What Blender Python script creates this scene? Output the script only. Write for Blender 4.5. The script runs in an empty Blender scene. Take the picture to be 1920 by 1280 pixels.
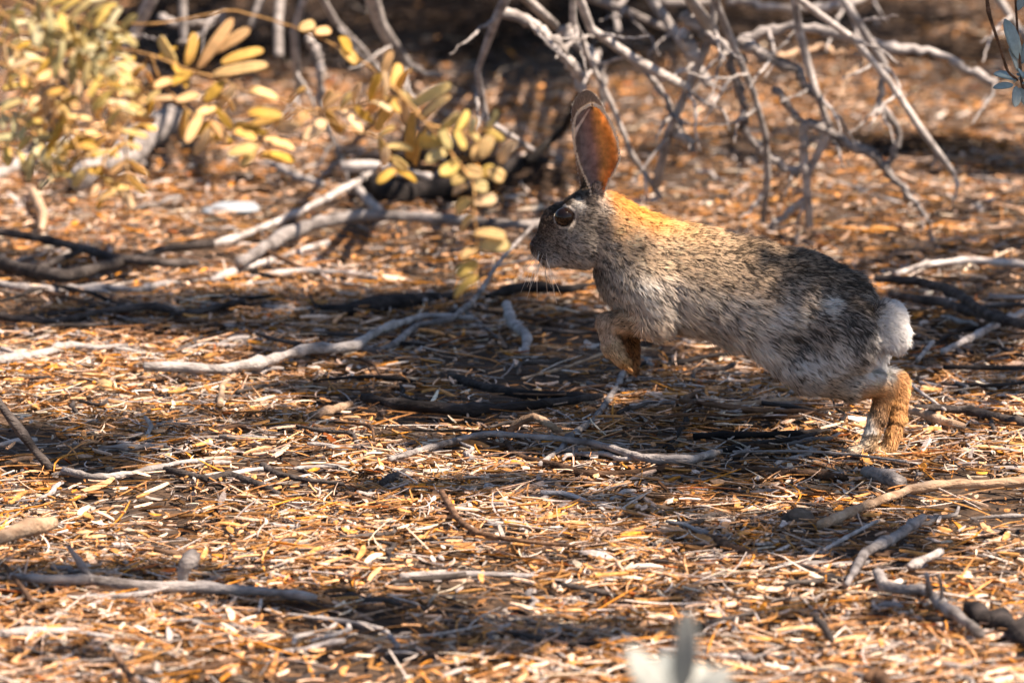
import bpy, math, random
import numpy as np
from mathutils import Vector, Matrix, Euler

random.seed(7); RNG = np.random.default_rng(7)
R = math.radians
SC = bpy.context.scene
COL = SC.collection

# ------------------------------------------------------------------ camera
H = 1.009; PITCH = R(10.5); FPX = 9600.0          # focal length in photo pixels (1920 wide)
cam_d = bpy.data.cameras.new('camera'); cam = bpy.data.objects.new('camera', cam_d); COL.objects.link(cam)
cam.location = (0, 0, H); cam.rotation_euler = (R(90) - PITCH, 0, 0)
cam_d.sensor_width = 36.0; cam_d.lens = FPX / 1920 * 36.0
cam_d.clip_end = 2000; cam_d.clip_start = 0.05
cam_d.dof.use_dof = True; cam_d.dof.aperture_fstop = 8.0; cam_d.dof.aperture_blades = 0
SC.camera = cam
# ------------------------------------------------------------------ world, sun, exposure
SUN = Vector((0.50, -0.24, 0.83)).normalized()     # towards the sun
w = bpy.data.worlds.new('World'); SC.world = w; w.use_nodes = True
nt = w.node_tree; nt.nodes.clear()
sky = nt.nodes.new('ShaderNodeTexSky'); sky.sky_type = 'NISHITA'; sky.sun_disc = False
sky.sun_elevation = math.asin(SUN.z); sky.sun_rotation = math.atan2(SUN.x, SUN.y)
bg = nt.nodes.new('ShaderNodeBackground'); bg.inputs['Strength'].default_value = 0.05
wo = nt.nodes.new('ShaderNodeOutputWorld')
nt.links.new(sky.outputs[0], bg.inputs[0]); nt.links.new(bg.outputs[0], wo.inputs[0])
sd = bpy.data.lights.new('sun', 'SUN'); sd.energy = 5.0; sd.angle = R(0.53); sd.color = (1.0, 0.80, 0.62)
so = bpy.data.objects.new('sun', sd); COL.objects.link(so)
so.rotation_euler = SUN.to_track_quat('Z', 'Y').to_euler(); so.location = (3, 5, 6)
vs = SC.view_settings
vs.view_transform = 'Standard'; vs.look = 'None'; vs.gamma = 1; vs.exposure = 1.33; vs.use_curve_mapping = False
SC.render.engine = 'CYCLES'
SC.cycles.use_denoising = True
SC.cycles.max_bounces = 6; SC.cycles.diffuse_bounces = 2; SC.cycles.transmission_bounces = 4

# ------------------------------------------------------------------ pixel -> place
CP, SP = math.cos(PITCH), math.sin(PITCH)
def ray(px, py):
    """direction with unit forward depth"""
    u = (px - 960.0) / FPX; v = (640.0 - py) / FPX
    return np.array([u, CP + v * SP, -SP + v * CP])
def gz(x, y):
    """height of the uneven ground"""
    return (0.010 * np.sin(2.1 * x + 1.3 * y + 0.5) * np.cos(1.7 * y - 0.9 * x)
            + 0.005 * np.sin(7.3 * x - 2.0 + 3.1 * y) * np.sin(5.1 * y + 1.7 * x)
            + 0.003 * np.sin(15.0 * x + 1.0) * np.sin(13.0 * y + 9.0 * x))
def at(px, py, h):
    """the point h metres above the ground seen at a pixel"""
    d = ray(px, py); z = h
    for _ in range(4):
        t = (H - z) / -d[2]; z = h + float(gz(t * d[0], t * d[1]))
    return np.array([t * d[0], t * d[1], H - t * -d[2]])
def atY(px, py, Y):
    d = ray(px, py); t = Y / d[1]
    return np.array([t * d[0], Y, H + t * d[2]])
def proj(P):
    X = P[..., 0]; dy = P[..., 1]; dz = P[..., 2] - H
    dep = dy * CP - dz * SP; up = dy * SP + dz * CP
    return 960 + FPX * X / dep, 640 - FPX * up / dep

# ------------------------------------------------------------------ mesh helpers
def np_mesh(name, V, faces, smooth=True, col=None):
    """V (n,3); faces: list of int arrays (m,k)"""
    me = bpy.data.meshes.new(name)
    V = np.asarray(V, np.float32)
    faces = [np.asarray(f, np.int32) for f in faces if len(f)]
    loops = np.concatenate([f.ravel() for f in faces])
    tot = np.concatenate([np.full(len(f), f.shape[1], np.int32) for f in faces])
    start = np.concatenate([[0], np.cumsum(tot)[:-1]]).astype(np.int32)
    me.vertices.add(len(V)); me.vertices.foreach_set('co', V.ravel())
    me.loops.add(len(loops)); me.loops.foreach_set('vertex_index', loops)
    me.polygons.add(len(tot)); me.polygons.foreach_set('loop_start', start)
    me.polygons.foreach_set('loop_total', tot)
    me.polygons.foreach_set('use_smooth', np.full(len(tot), smooth, bool))
    if col is not None:
        a = me.attributes.new('col', 'FLOAT_COLOR', 'POINT')
        c = np.ones((len(V), 4), np.float32); c[:, :3] = col
        a.data.foreach_set('color', c.ravel())
    me.update(calc_edges=True); me.validate()
    return me
def obj(name, me, mat=None, parent=None, loc=None):
    o = bpy.data.objects.new(name, me); COL.objects.link(o)
    if mat is not None and me is not None and not me.materials: me.materials.append(mat)
    if parent is not None: o.parent = parent
    if loc is not None: o.location = loc
    return o
def empty(name, loc=(0, 0, 0)):
    o = bpy.data.objects.new(name, None); o.empty_display_size = 0.05; COL.objects.link(o); o.location = loc; return o
def tag(o, label=None, cat=None, group=None, kind=None):
    if label: o['label'] = label
    if cat: o['category'] = cat
    if group: o['group'] = group
    if kind: o['kind'] = kind
    return o

def smooth_path(P, n):
    """Catmull-Rom through the points"""
    P = np.asarray(P, float)
    if len(P) == 2:
        t = np.linspace(0, 1, n)[:, None]; return P[0] * (1 - t) + P[1] * t
    Q = np.vstack([2 * P[0] - P[1], P, 2 * P[-1] - P[-2]])
    seg = np.linalg.norm(np.diff(P, axis=0), axis=1); s = np.concatenate([[0], np.cumsum(seg)])
    out = []
    for d in np.linspace(0, s[-1], n):
        i = min(max(np.searchsorted(s, d, side='right') - 1, 0), len(P) - 2)
        t = (d - s[i]) / max(seg[i], 1e-9)
        p0, p1, p2, p3 = Q[i], Q[i + 1], Q[i + 2], Q[i + 3]
        out.append(0.5 * ((2 * p1) + (-p0 + p2) * t + (2 * p0 - 5 * p1 + 4 * p2 - p3) * t ** 2 + (-p0 + 3 * p1 - 3 * p2 + p3) * t ** 3))
    lin = np.stack([np.interp(np.linspace(0, s[-1], n), s, P[:, a_]) for a_ in range(3)], -1)
    return np.array(out) * .45 + lin * .55
def tube(P, r, sides=8, n=None, rough=0.12, wob=0.0, rng=RNG, blunt=True):
    """tapered knobbly tube; r: list of radii spread evenly along the path. returns V, [quads, tris]"""
    P = np.asarray(P, float)
    L = np.linalg.norm(np.diff(P, axis=0), axis=1).sum()
    rm = float(np.mean(r))
    if n is None: n = int(min(max(L / (rm * 2.6), 6), 46))
    C = smooth_path(P, n)
    if wob: C[1:-1] += rng.normal(0, wob, (n - 2, 3))
    rad = np.interp(np.linspace(0, 1, n), np.linspace(0, 1, len(r)), r)
    kn = 1 + rough * rng.normal(0, 1, n)
    for k in rng.integers(1, max(n - 1, 2), max(1, n // 9)): kn[k] *= 1.25
    rad = rad * np.clip(kn, 0.6, 1.6)
    T = np.gradient(C, axis=0); T /= np.linalg.norm(T, axis=1)[:, None] + 1e-12
    ref = np.array([0, 0, 1.0]) if abs(T[:, 2]).mean() < 0.85 else np.array([1.0, 0, 0])
    A = np.cross(T, ref); A /= np.linalg.norm(A, axis=1)[:, None] + 1e-12
    B = np.cross(A, T)
    th = np.linspace(0, 2 * np.pi, sides, endpoint=False)
    ring = rad[:, None] * (1 + rough * 0.8 * rng.normal(0, 1, (n, sides)).clip(-1.5, 1.5) * 0.6)
    V = C[:, None, :] + ring[..., None] * (np.cos(th)[None, :, None] * A[:, None, :] + np.sin(th)[None, :, None] * B[:, None, :])
    V = V.reshape(-1, 3)
    i = np.arange(n - 1)[:, None] * sides; j = np.arange(sides)[None, :]; j2 = (j + 1) % sides
    q = np.stack([i + j, i + j2, i + sides + j2, i + sides + j], -1).reshape(-1, 4)
    e0 = C[0] - T[0] * rad[0] * (0.25 if blunt else 1.2); e1 = C[-1] + T[-1] * rad[-1] * (0.25 if blunt else 1.5)
    a, b = len(V), len(V) + 1
    V = np.vstack([V, e0, e1])
    j = np.arange(sides); j2 = (j + 1) % sides
    t = np.concatenate([np.stack([j2, j, np.full(sides, a)], -1), np.stack([(n - 1) * sides + j, (n - 1) * sides + j2, np.full(sides, b)], -1)])
    return V, [q, t]
def merge(parts):
    Vs, qs, ts, o = [], [], [], 0
    for V, (q, t) in parts:
        Vs.append(V); qs.append(q + o); ts.append(t + o); o += len(V)
    return np.vstack(Vs), [np.concatenate(qs), np.concatenate(ts)]

# ------------------------------------------------------------------ materials
def newmat(name):
    m = bpy.data.materials.new(name); m.use_nodes = True
    n = m.node_tree.nodes; b = n['Principled BSDF']
    return m, m.node_tree, b
def bark_mat(name, c1, c2, c3, scale=60.0, rough=0.85):
    m, t, b = newmat(name); N, L = t.nodes, t.links
    tc = N.new('ShaderNodeTexCoord'); oi = N.new('ShaderNodeObjectInfo')
    mp = N.new('ShaderNodeMapping'); mp.inputs['Scale'].default_value = (0.35, 1.0, 1.0)
    ad = N.new('ShaderNodeVectorMath'); ad.operation = 'ADD'
    ml = N.new('ShaderNodeMath'); ml.operation = 'MULTIPLY'; ml.inputs[1].default_value = 37.0
    L.new(oi.outputs['Random'], ml.inputs[0]); L.new(tc.outputs['Object'], ad.inputs[0]); L.new(ml.outputs[0], ad.inputs[1])
    L.new(ad.outputs[0], mp.inputs[0])
    n1 = N.new('ShaderNodeTexNoise'); n1.inputs['Scale'].default_value = scale; n1.inputs['Detail'].default_value = 6; n1.inputs['Roughness'].default_value = 0.65
    L.new(mp.outputs[0], n1.inputs['Vector'])
    cr = N.new('ShaderNodeValToRGB'); e = cr.color_ramp.elements
    e[0].position = 0.34; e[0].color = (*c1, 1); e[1].position = 0.68; e[1].color = (*c3, 1)
    k = cr.color_ramp.elements.new(0.5); k.color = (*c2, 1)
    L.new(n1.outputs['Fac'], cr.inputs[0])
    n3 = N.new('ShaderNodeTexNoise'); n3.inputs['Scale'].default_value = scale * .35; n3.inputs['Detail'].default_value = 5
    L.new(ad.outputs[0], n3.inputs['Vector'])
    r3 = N.new('ShaderNodeMapRange'); r3.inputs['From Min'].default_value = .52; r3.inputs['From Max'].default_value = .66
    L.new(n3.outputs['Fac'], r3.inputs[0])
    mx = N.new('ShaderNodeMix'); mx.data_type = 'RGBA'; mx.inputs['B'].default_value = (c1[0] * .45, c1[1] * .42, c1[2] * .40, 1)
    m4 = N.new('ShaderNodeMath'); m4.operation = 'MULTIPLY'; m4.inputs[1].default_value = .65
    L.new(r3.outputs[0], m4.inputs[0]); L.new(m4.outputs[0], mx.inputs['Factor']); L.new(cr.outputs[0], mx.inputs['A'])
    cr = mx
    hsv = N.new('ShaderNodeHueSaturation')
    mr = N.new('ShaderNodeMapRange'); mr.inputs['To Min'].default_value = 0.75; mr.inputs['To Max'].default_value = 1.2
    L.new(oi.outputs['Random'], mr.inputs[0]); L.new(mr.outputs[0], hsv.inputs['Value']); L.new(mx.outputs['Result'], hsv.inputs['Color'])
    L.new(hsv.outputs[0], b.inputs['Base Color'])
    b.inputs['Roughness'].default_value = rough; b.inputs['Specular IOR Level'].default_value = 0.25
    n2 = N.new('ShaderNodeTexNoise'); n2.inputs['Scale'].default_value = scale * 5; n2.inputs['Detail'].default_value = 4
    L.new(mp.outputs[0], n2.inputs['Vector'])
    bp = N.new('ShaderNodeBump'); bp.inputs['Strength'].default_value = 0.9; bp.inputs['Distance'].default_value = 0.0035
    L.new(n2.outputs['Fac'], bp.inputs['Height']); L.new(bp.outputs[0], b.inputs['Normal'])
    return m
M_GREY = bark_mat('weathered_grey_bark', (0.13, 0.12, 0.12), (0.33, 0.31, 0.31), (0.50, 0.475, 0.47), 70)
M_PALE = bark_mat('pale_grey_bark', (0.25, 0.235, 0.235), (0.46, 0.435, 0.43), (0.62, 0.59, 0.58), 70)
M_TAN = bark_mat('tan_weathered_wood', (0.26, 0.17, 0.11), (0.45, 0.32, 0.22), (0.60, 0.46, 0.34), 70)
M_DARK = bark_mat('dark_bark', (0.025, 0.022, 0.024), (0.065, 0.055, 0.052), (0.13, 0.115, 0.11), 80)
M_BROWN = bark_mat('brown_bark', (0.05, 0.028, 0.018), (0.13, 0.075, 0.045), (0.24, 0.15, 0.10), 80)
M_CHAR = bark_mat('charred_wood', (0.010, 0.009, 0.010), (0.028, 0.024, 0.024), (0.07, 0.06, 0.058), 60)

def attr_mat(name, rough=0.75, transl=0.0, tcol=None, spec=0.2, noise=0.0, nscale=400, bump=0.0, gain=1.0):
    m, t, b = newmat(name); N, L = t.nodes, t.links
    a = N.new('ShaderNodeAttribute'); a.attribute_name = 'col'
    src = a.outputs['Color']
    if noise:
        nz = N.new('ShaderNodeTexNoise'); nz.inputs['Scale'].default_value = nscale; nz.inputs['Detail'].default_value = 3
        tc = N.new('ShaderNodeTexCoord'); L.new(tc.outputs['Object'], nz.inputs['Vector'])
        mr = N.new('ShaderNodeMapRange'); mr.inputs['To Min'].default_value = 1 - noise; mr.inputs['To Max'].default_value = 1 + noise
        mr.inputs['From Min'].default_value = 0.3; mr.inputs['From Max'].default_value = 0.7
        L.new(nz.outputs['Fac'], mr.inputs[0])
        vm = N.new('ShaderNodeVectorMath'); vm.operation = 'SCALE'
        L.new(src, vm.inputs[0]); L.new(mr.outputs[0], vm.inputs['Scale']); src = vm.outputs[0]
        if bump:
            bp = N.new('ShaderNodeBump'); bp.inputs['Strength'].default_value = bump; bp.inputs['Distance'].default_value = 0.001
            L.new(nz.outputs['Fac'], bp.inputs['Height']); L.new(bp.outputs[0], b.inputs['Normal'])
    L.new(src, b.inputs['Base Color'])
    b.inputs['Roughness'].default_value = rough; b.inputs['Specular IOR Level'].default_value = spec
    if transl:
        tr = N.new('ShaderNodeBsdfTranslucent')
        if tcol is None: L.new(src, tr.inputs['Color'])
        else: tr.inputs['Color'].default_value = (*tcol, 1)
        mx = N.new('ShaderNodeMixShader'); mx.inputs[0].default_value = transl
        out = N['Material Output']
        L.new(b.outputs[0], mx.inputs[1]); L.new(tr.outputs[0], mx.inputs[2]); L.new(mx.outputs[0], out.inputs['Surface'])
    return m
M_LITTER = attr_mat('dry_litter', 0.8, noise=0.40, nscale=260, spec=0.12)
M_LEAF = attr_mat('yellowing_leaf', 0.55, transl=0.35, noise=0.18, nscale=120, spec=0.3)
M_SAGE = attr_mat('felted_grey_leaf', 0.85, transl=0.15, noise=0.12, nscale=220, spec=0.15)
M_FUR = attr_mat('fur', 0.55, transl=0.30, spec=0.25)
M_SKIN = attr_mat('underfur', 0.9, spec=0.05, noise=0.3, nscale=500)

m, t, b = newmat('soil'); N, L = t.nodes, t.links
tc = N.new('ShaderNodeTexCoord'); nz = N.new('ShaderNodeTexNoise'); nz.inputs['Scale'].default_value = 90; nz.inputs['Detail'].default_value = 8
L.new(tc.outputs['Object'], nz.inputs['Vector'])
cr = N.new('ShaderNodeValToRGB'); e = cr.color_ramp.elements
e[0].position = 0.35; e[0].color = (0.020, 0.013, 0.009, 1); e[1].position = 0.7; e[1].color = (0.11, 0.066, 0.038, 1)
L.new(nz.outputs['Fac'], cr.inputs[0]); L.new(cr.outputs[0], b.inputs['Base Color']); b.inputs['Roughness'].default_value = 0.95
bp = N.new('ShaderNodeBump'); bp.inputs['Strength'].default_value = 1; bp.inputs['Distance'].default_value = 0.006
L.new(nz.outputs['Fac'], bp.inputs['Height']); L.new(bp.outputs[0], b.inputs['Normal'])
M_SOIL = m

# ------------------------------------------------------------------ ground
nx, ny = 150, 200
gx = np.sign(np.linspace(-1, 1, nx)) * (np.abs(np.linspace(-1, 1, nx)) * 2.2 + np.abs(np.linspace(-1, 1, nx)) ** 9 * 300)
gyt = np.linspace(-1, 1, ny)
gy = 5.2 + np.sign(gyt) * (np.abs(gyt) * 3.4 + np.abs(gyt) ** 9 * 300)
GX, GY = np.meshgrid(gx, gy, indexing='ij')
GV = np.stack([GX, GY, gz(GX, GY)], -1).reshape(-1, 3)
ii, jj = np.meshgrid(np.arange(nx - 1), np.arange(ny - 1), indexing='ij')
k = (ii * ny + jj).ravel()
tag(obj('ground', np_mesh('ground', GV, [np.stack([k, k + ny, k + ny + 1, k + 1], -1)]), M_SOIL), kind='structure')

# ------------------------------------------------------------------ leaf litter
PAL = np.array([[.62, .30, .112], [.71, .41, .22], [.78, .56, .42], [.48, .25, .085], [.45, .40, .385], [.62, .555, .51],
                [.26, .14, .06], [.10, .052, .026], [.68, .29, .045], [.36, .11, .03], [.78, .67, .53], [.20, .175, .17]])
PW = np.array([.16, .19, .17, .10, .09, .11, .07, .05, .03, .014, .06, .015]); PW = PW / PW.sum()
def t_chip():
    xs = np.array([-.5, -.15, .2, .5]); wv = np.array([.30, .5, .46, .22])
    V = []
    for x, ww in zip(xs, wv): V += [(x, -ww, -.5), (x, ww, -.5), (x, ww * .9, .5), (x, -ww * .9, .5)]
    q = []
    for s in range(3):
        for a in range(4): q.append((s * 4 + a, s * 4 + (a + 1) % 4, s * 4 + 4 + (a + 1) % 4, s * 4 + 4 + a))
    q += [(3, 2, 1, 0), (12, 13, 14, 15)]
    return np.array(V, float), np.array(q)
def t_straw(ns=4):
    V = []; q = []
    for s, x in enumerate(np.linspace(-.5, .5, ns)):
        k_ = 0.55 if s in (0, ns - 1) else 1
        for a in range(3): V.append((x, .5 * k_ * math.cos(a * 2.0944 + .5), .5 * k_ * math.sin(a * 2.0944 + .5)))
    for s in range(ns - 1):
        for a in range(3): q.append((s * 3 + a, s * 3 + (a + 1) % 3, s * 3 + 3 + (a + 1) % 3, s * 3 + 3 + a))
    return np.array(V), np.array(q)
def t_lens():
    xs = [-.5, -.25, .1, .38, .5]; wv = [.03, .4, .5, .28, .03]; V = []; q = []
    for x, ww in zip(xs, wv): V += [(x, -ww, .12 * 0), (x, 0, .5), (x, ww, 0), (x, 0, -.35)]
    for s in range(4):
        for a in range(4): q.append((s * 4 + a, s * 4 + (a + 1) % 4, s * 4 + 4 + (a + 1) % 4, s * 4 + 4 + a))
    return np.array(V, float), np.array(q)
def t_crumb():
    V = [(-.5, -.1, 0), (-.1, -.45, -.2), (.4, -.3, .1), (.5, .15, -.1), (.05, .5, .1), (-.35, .35, -.1), (.05, 0, .5), (0, .05, -.5)]
    q = [(a, (a + 1) % 6, 6, 6) for a in range(6)]
    return np.array(V, float), np.array([(a, (a + 1) % 6, 6) for a in range(6)] + [((a + 1) % 6, a, 7) for a in range(6)])
def place(T, F, pos, L, W, Th, bend, sweep, yaw, tilt, roll):
    n = len(pos)
    X = T[None, :, 0] * L[:, None]; Y = T[None, :, 1] * W[:, None] + sweep[:, None] * (T[None, :, 0] ** 2) * L[:, None]
    Z = T[None, :, 2] * Th[:, None] + bend[:, None] * (0.25 - T[None, :, 0] ** 2) * L[:, None]
    cr_, sr = np.cos(roll)[:, None], np.sin(roll)[:, None]; Y, Z = Y * cr_ - Z * sr, Y * sr + Z * cr_
    ct, st = np.cos(tilt)[:, None], np.sin(tilt)[:, None]; X, Z = X * ct - Z * st, X * st + Z * ct
    cy, sy = np.cos(yaw)[:, None], np.sin(yaw)[:, None]; X, Y = X * cy - Y * sy, X * sy + Y * cy
    V = np.stack([X, Y, Z], -1) + pos[:, None, :]
    Fa = (F[None] + (np.arange(n) * len(T))[:, None, None]).reshape(-1, F.shape[1])
    return V.reshape(-1, 3), Fa
def ground_pts(n, inner=True):
    out = []
    while sum(len(o) for o in out) < n:
        if inner:
            Y = RNG.uniform(3.65, 9.8, n) ; keep = RNG.random(n) < np.minimum(1, (4.6 / Y)) ** 2.2
            Y = Y[keep]; hw = 0.1 * Y + 0.30
            keep = RNG.random(len(Y)) < hw / 1.3; Y = Y[keep]; hw = hw[keep]
            X = RNG.uniform(-1, 1, len(Y)) * hw
            dr = (np.sin(9 * X + 3.1 * Y + 1.2 * np.sin(4 * Y)) + np.sin(-6.5 * X + 5.3 * Y + 2) + np.sin(17 * X - 7.7 * Y + 1) + .8 * np.sin(31 * X + 13 * Y)) / 3.8
            keep = RNG.random(len(X)) < np.clip(.62 + .75 * dr, .16, 1); X, Y = X[keep], Y[keep]
        else:
            X = RNG.uniform(-2.6, 2.6, n); Y = RNG.uniform(1.5, 12.5, n)
            keep = (np.abs(X) > 0.1 * Y + 0.28) | (Y < 3.7) | (Y > 9.7); X, Y = X[keep], Y[keep]
        out.append(np.stack([X, Y], -1))
    return np.concatenate(out)[:n]
def painted_shade_at(P):
    """share of pieces painted near black as shade, mostly under the shrubs"""
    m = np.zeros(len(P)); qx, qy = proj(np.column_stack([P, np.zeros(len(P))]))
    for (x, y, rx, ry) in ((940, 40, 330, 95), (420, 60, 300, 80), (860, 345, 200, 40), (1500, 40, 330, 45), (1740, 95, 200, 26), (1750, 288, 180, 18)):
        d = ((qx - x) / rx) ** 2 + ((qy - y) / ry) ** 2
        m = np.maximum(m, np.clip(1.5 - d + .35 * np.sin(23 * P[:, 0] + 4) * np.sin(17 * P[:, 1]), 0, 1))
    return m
def litter(n, kind, inner=True, size=1.0):
    T, F = {'chip': t_chip, 'straw': t_straw, 'lens': t_lens, 'crumb': t_crumb}[kind]()
    P = ground_pts(n, inner); n = len(P)
    u = RNG.random(n)
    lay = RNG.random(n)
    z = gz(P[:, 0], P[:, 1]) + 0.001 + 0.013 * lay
    nrm = lambda s: RNG.normal(0, s, n)
    if kind == 'chip':
        L = (10 + 26 * u ** 3) * 1e-3 * size * (1 + .25 * (RNG.random(n) < .2)); W = L * RNG.uniform(.10, .24, n); Th = RNG.uniform(.0008, .0018, n); bend = nrm(.10); sw = nrm(.15); tl = nrm(.15); ro = nrm(.40)
    elif kind == 'straw':
        L = (16 + 62 * u ** 2.5) * 1e-3 * size; W = RNG.uniform(.0008, .0020, n) * size; Th = W * 1; bend = nrm(.06); sw = nrm(.22); tl = nrm(.10); ro = nrm(.3); z = z + .002
    elif kind == 'lens':
        L = (8 + 9 * u) * 1e-3 * size; W = L * RNG.uniform(.28, .5, n); Th = RNG.uniform(.001, .0025, n); bend = nrm(.12); sw = nrm(.12); tl = nrm(.18); ro = nrm(.4)
    else:
        L = (3.5 + 5 * u) * 1e-3 * size; W = L * RNG.uniform(.6, 1, n); Th = L * RNG.uniform(.4, .8, n); bend = nrm(.01); sw = nrm(.01); tl = nrm(.4); ro = nrm(.5)
    yaw = RNG.uniform(0, 2 * np.pi, n)
    shade_share = painted_shade_at(P)
    c = PAL[RNG.choice(len(PAL), n, p=PW)]
    c = c * RNG.uniform(.75, 1.2, (n, 1)); c = c * (0.24 + 0.76 * lay[:, None])      # deeper pieces tinted darker: shade of the gaps put into the colour
    in_shade = RNG.random(n) < shade_share * .98
    c[in_shade] = np.array([.026, .017, .012]) * RNG.uniform(.5, 1.8, (in_shade.sum(), 1))  # dark hollow and shade bands painted into the litter colour
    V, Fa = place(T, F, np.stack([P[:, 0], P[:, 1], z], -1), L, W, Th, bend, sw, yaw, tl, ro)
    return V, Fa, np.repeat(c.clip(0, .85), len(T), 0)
def litter_mesh(name, spec):
    Vs, Fs, Cs, o = [], [], [], 0
    for s in spec:
        V, F, C = litter(*s); Vs.append(V); Fs.append(F + o); Cs.append(C); o += len(V)
    return np_mesh(name, np.vstack(Vs), Fs, smooth=False, col=np.vstack(Cs))
LQ = 1.0
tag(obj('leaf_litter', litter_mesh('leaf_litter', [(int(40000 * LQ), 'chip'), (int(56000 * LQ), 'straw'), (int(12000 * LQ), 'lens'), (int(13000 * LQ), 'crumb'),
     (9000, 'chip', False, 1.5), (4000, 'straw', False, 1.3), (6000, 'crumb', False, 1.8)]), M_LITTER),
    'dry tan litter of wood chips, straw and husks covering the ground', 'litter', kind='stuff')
print('litter done')
# pieces lying on top, one by one
HUE = {0: 'ochre', 1: 'tan', 2: 'pale buff', 3: 'brown', 5: 'greyish', 8: 'orange', 10: 'cream'}
def loose_pieces(kind, name, label, cat, group, n, size, pal):
    T, F = {'chip': t_chip, 'straw': t_straw, 'lens': t_lens}[kind]()
    protos = []
    for i in range(14):
        one = np.ones(1)
        u = RNG.random()
        if kind == 'chip': L = (18 + 16 * u) * 1e-3 * size; W = L * RNG.uniform(.12, .22); Th = .0016; b_, s_ = RNG.normal(0, .1), RNG.normal(0, .15)
        elif kind == 'straw': L = (60 + 70 * u) * 1e-3 * size; W = .0018; Th = .0018; b_, s_ = RNG.normal(0, .05), RNG.normal(0, .25)
        else: L = (12 + 8 * u) * 1e-3 * size; W = L * RNG.uniform(.26, .38); Th = .002; b_, s_ = RNG.normal(0, .12), RNG.normal(0, .1)
        if kind == 'straw': T, F = t_straw(7)
        V, Fa = place(T, F, np.zeros((1, 3)), one * L, one * W, one * Th, one * b_, one * s_, one * 0, one * 0, one * RNG.normal(0, .3))
        pi_ = int(pal[RNG.integers(len(pal))]); c = PAL[pi_] * RNG.uniform(.85, 1.15)
        me = np_mesh(name, V, [Fa], False, np.tile(np.clip(c, 0, .85), (len(V), 1))); me.materials.append(M_LITTER)
        protos.append((me, HUE[pi_]))
    k = 0
    while k < n:
        px, py = RNG.uniform(-20, 1940), 1280 * (1 - RNG.random() ** 1.25 * 0.98)
        if py < 240: continue
        p = at(px, py, 0.014)
        me, hue = protos[RNG.integers(14)]; o = obj(name, me); o.location = p
        o.rotation_euler = (RNG.normal(0, .12), RNG.normal(0, .10), RNG.uniform(0, 6.283))
        tag(o, label % hue, cat, group % hue); k += 1
loose_pieces('chip', 'wood_chip', 'small %s wood chip lying loose on the litter', 'wood chip', 'loose %s wood chips on the litter', 280, 1.0, [0, 1, 2, 5, 10, 3])
loose_pieces('straw', 'straw_stalk', 'thin %s straw stalk lying across the litter', 'straw', '%s straw stalks on the litter', 260, 1.0, [0, 1, 2, 3, 5, 8])
loose_pieces('lens', 'fallen_leaflet', 'small dry %s leaflet fallen on the litter', 'leaf', 'fallen %s leaflets on the litter', 200, 1.0, [0, 2, 8, 1, 10, 3])

# ------------------------------------------------------------------ sticks on the ground
S = FPX  # px per unit depth
def px2m(px, py, h=0.01): p = at(px, py, h); return (p[1] * CP - (p[2] - H) * SP) / FPX
def stick(name, pts, r, mat, label, cat='stick', h=None, lift=0.0, group=None, branches=(), rough=0.10):
    s = px2m(*pts[len(pts) // 2]); rr = [x * s for x in r]; rm = np.mean(rr)
    hh = (np.full(len(pts), 0.012 + 0.55 * rm) if h is None else np.array(h, float)) + lift
    hs = hh
    P = np.array([at(p[0], p[1], q) for p, q in zip(pts, hs)])
    P[1:-1, 2] += RNG.normal(0, rm * .2, len(P) - 2)
    base = P[len(P) // 2].copy()
    if not branches:
        V, F = tube(P - base, rr, 8, rough=rough, wob=rm * .07)
        return tag(obj(name, np_mesh(name, V, F), mat, loc=base), label, cat, group)
    e = empty(name, base); tag(e, label, cat, group)
    V, F = tube(P - base, rr, 8, rough=rough, wob=rm * .07); obj('stem', np_mesh('stem', V, F), mat, e)
    for bp_, br, bh, *bm_ in branches:
        Q = np.array([at(p[0], p[1], q) for p, q in zip(bp_, bh)])
        V, F = tube(Q - base, [x * s for x in br], 8, rough=rough, wob=rm * .05); obj('side_branch', np_mesh('side_branch', V, F), bm_[0] if bm_ else mat, e)
    return e
ST = 'stick'
stick(ST, [(-40, 436), (0, 438), (97, 451), (150, 466), (225, 485), (319, 496), (371, 492)], [8, 8, 9, 8, 6], M_DARK, 'dark stick whose tip ends beside the long forked stick', lift=.012)
stick('forked_stick', [(-40, 478), (0, 489), (56, 507), (131, 519), (187, 497), (262, 482), (307, 464), (401, 457)], [14, 14, 12, 9, 8, 7], M_DARK,  # thick end's dark bark also carries the shade lying over it
      'long curved stick, thick and dark at one end, rising to a pale tip', lift=.01,
      branches=[([(70, 505), (110, 487), (160, 468)], [8, 7, 5], [.03, .03, .035]), ([(392, 459), (442, 446), (532, 410), (596, 380), (665, 343), (712, 318)], [6.5, 6.5, 7, 7, 7, 7], [.018, .020, .022, .026, .032, .036], M_PALE)])
stick(ST, [(-30, 526), (37, 539), (94, 543), (187, 536), (259, 545), (300, 530), (401, 520)], [8, 7, 7, 6], M_GREY, 'wavy grey stick lying just below the forked stick')
stick(ST, [(-40, 590), (0, 594), (75, 603), (131, 597), (165, 588), (285, 573), (345, 590), (412, 575), (457, 564)], [6, 7, 7, 7, 6], M_DARK, 'thin dark wavy stick in the shade with a raised pointed end', h=[.012, .012, .012, .014, .016, .022, .014, .02, .032])
stick(ST, [(-30, 680), (0, 676), (75, 665), (127, 648), (187, 652), (240, 648)], [11, 10, 9, 7, 5], M_PALE, 'short pale grey stick with bleached thick end in the sun')
stick(ST, [(270, 687), (330, 686), (405, 689), (487, 680), (577, 657), (637, 650), (664, 644), (714, 619), (790, 594), (826, 594), (887, 596)], [9, 10, 10, 9, 7, 5], M_PALE,
      'long pale barkless stick in the shade ahead of the rabbit', lift=.008)
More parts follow.
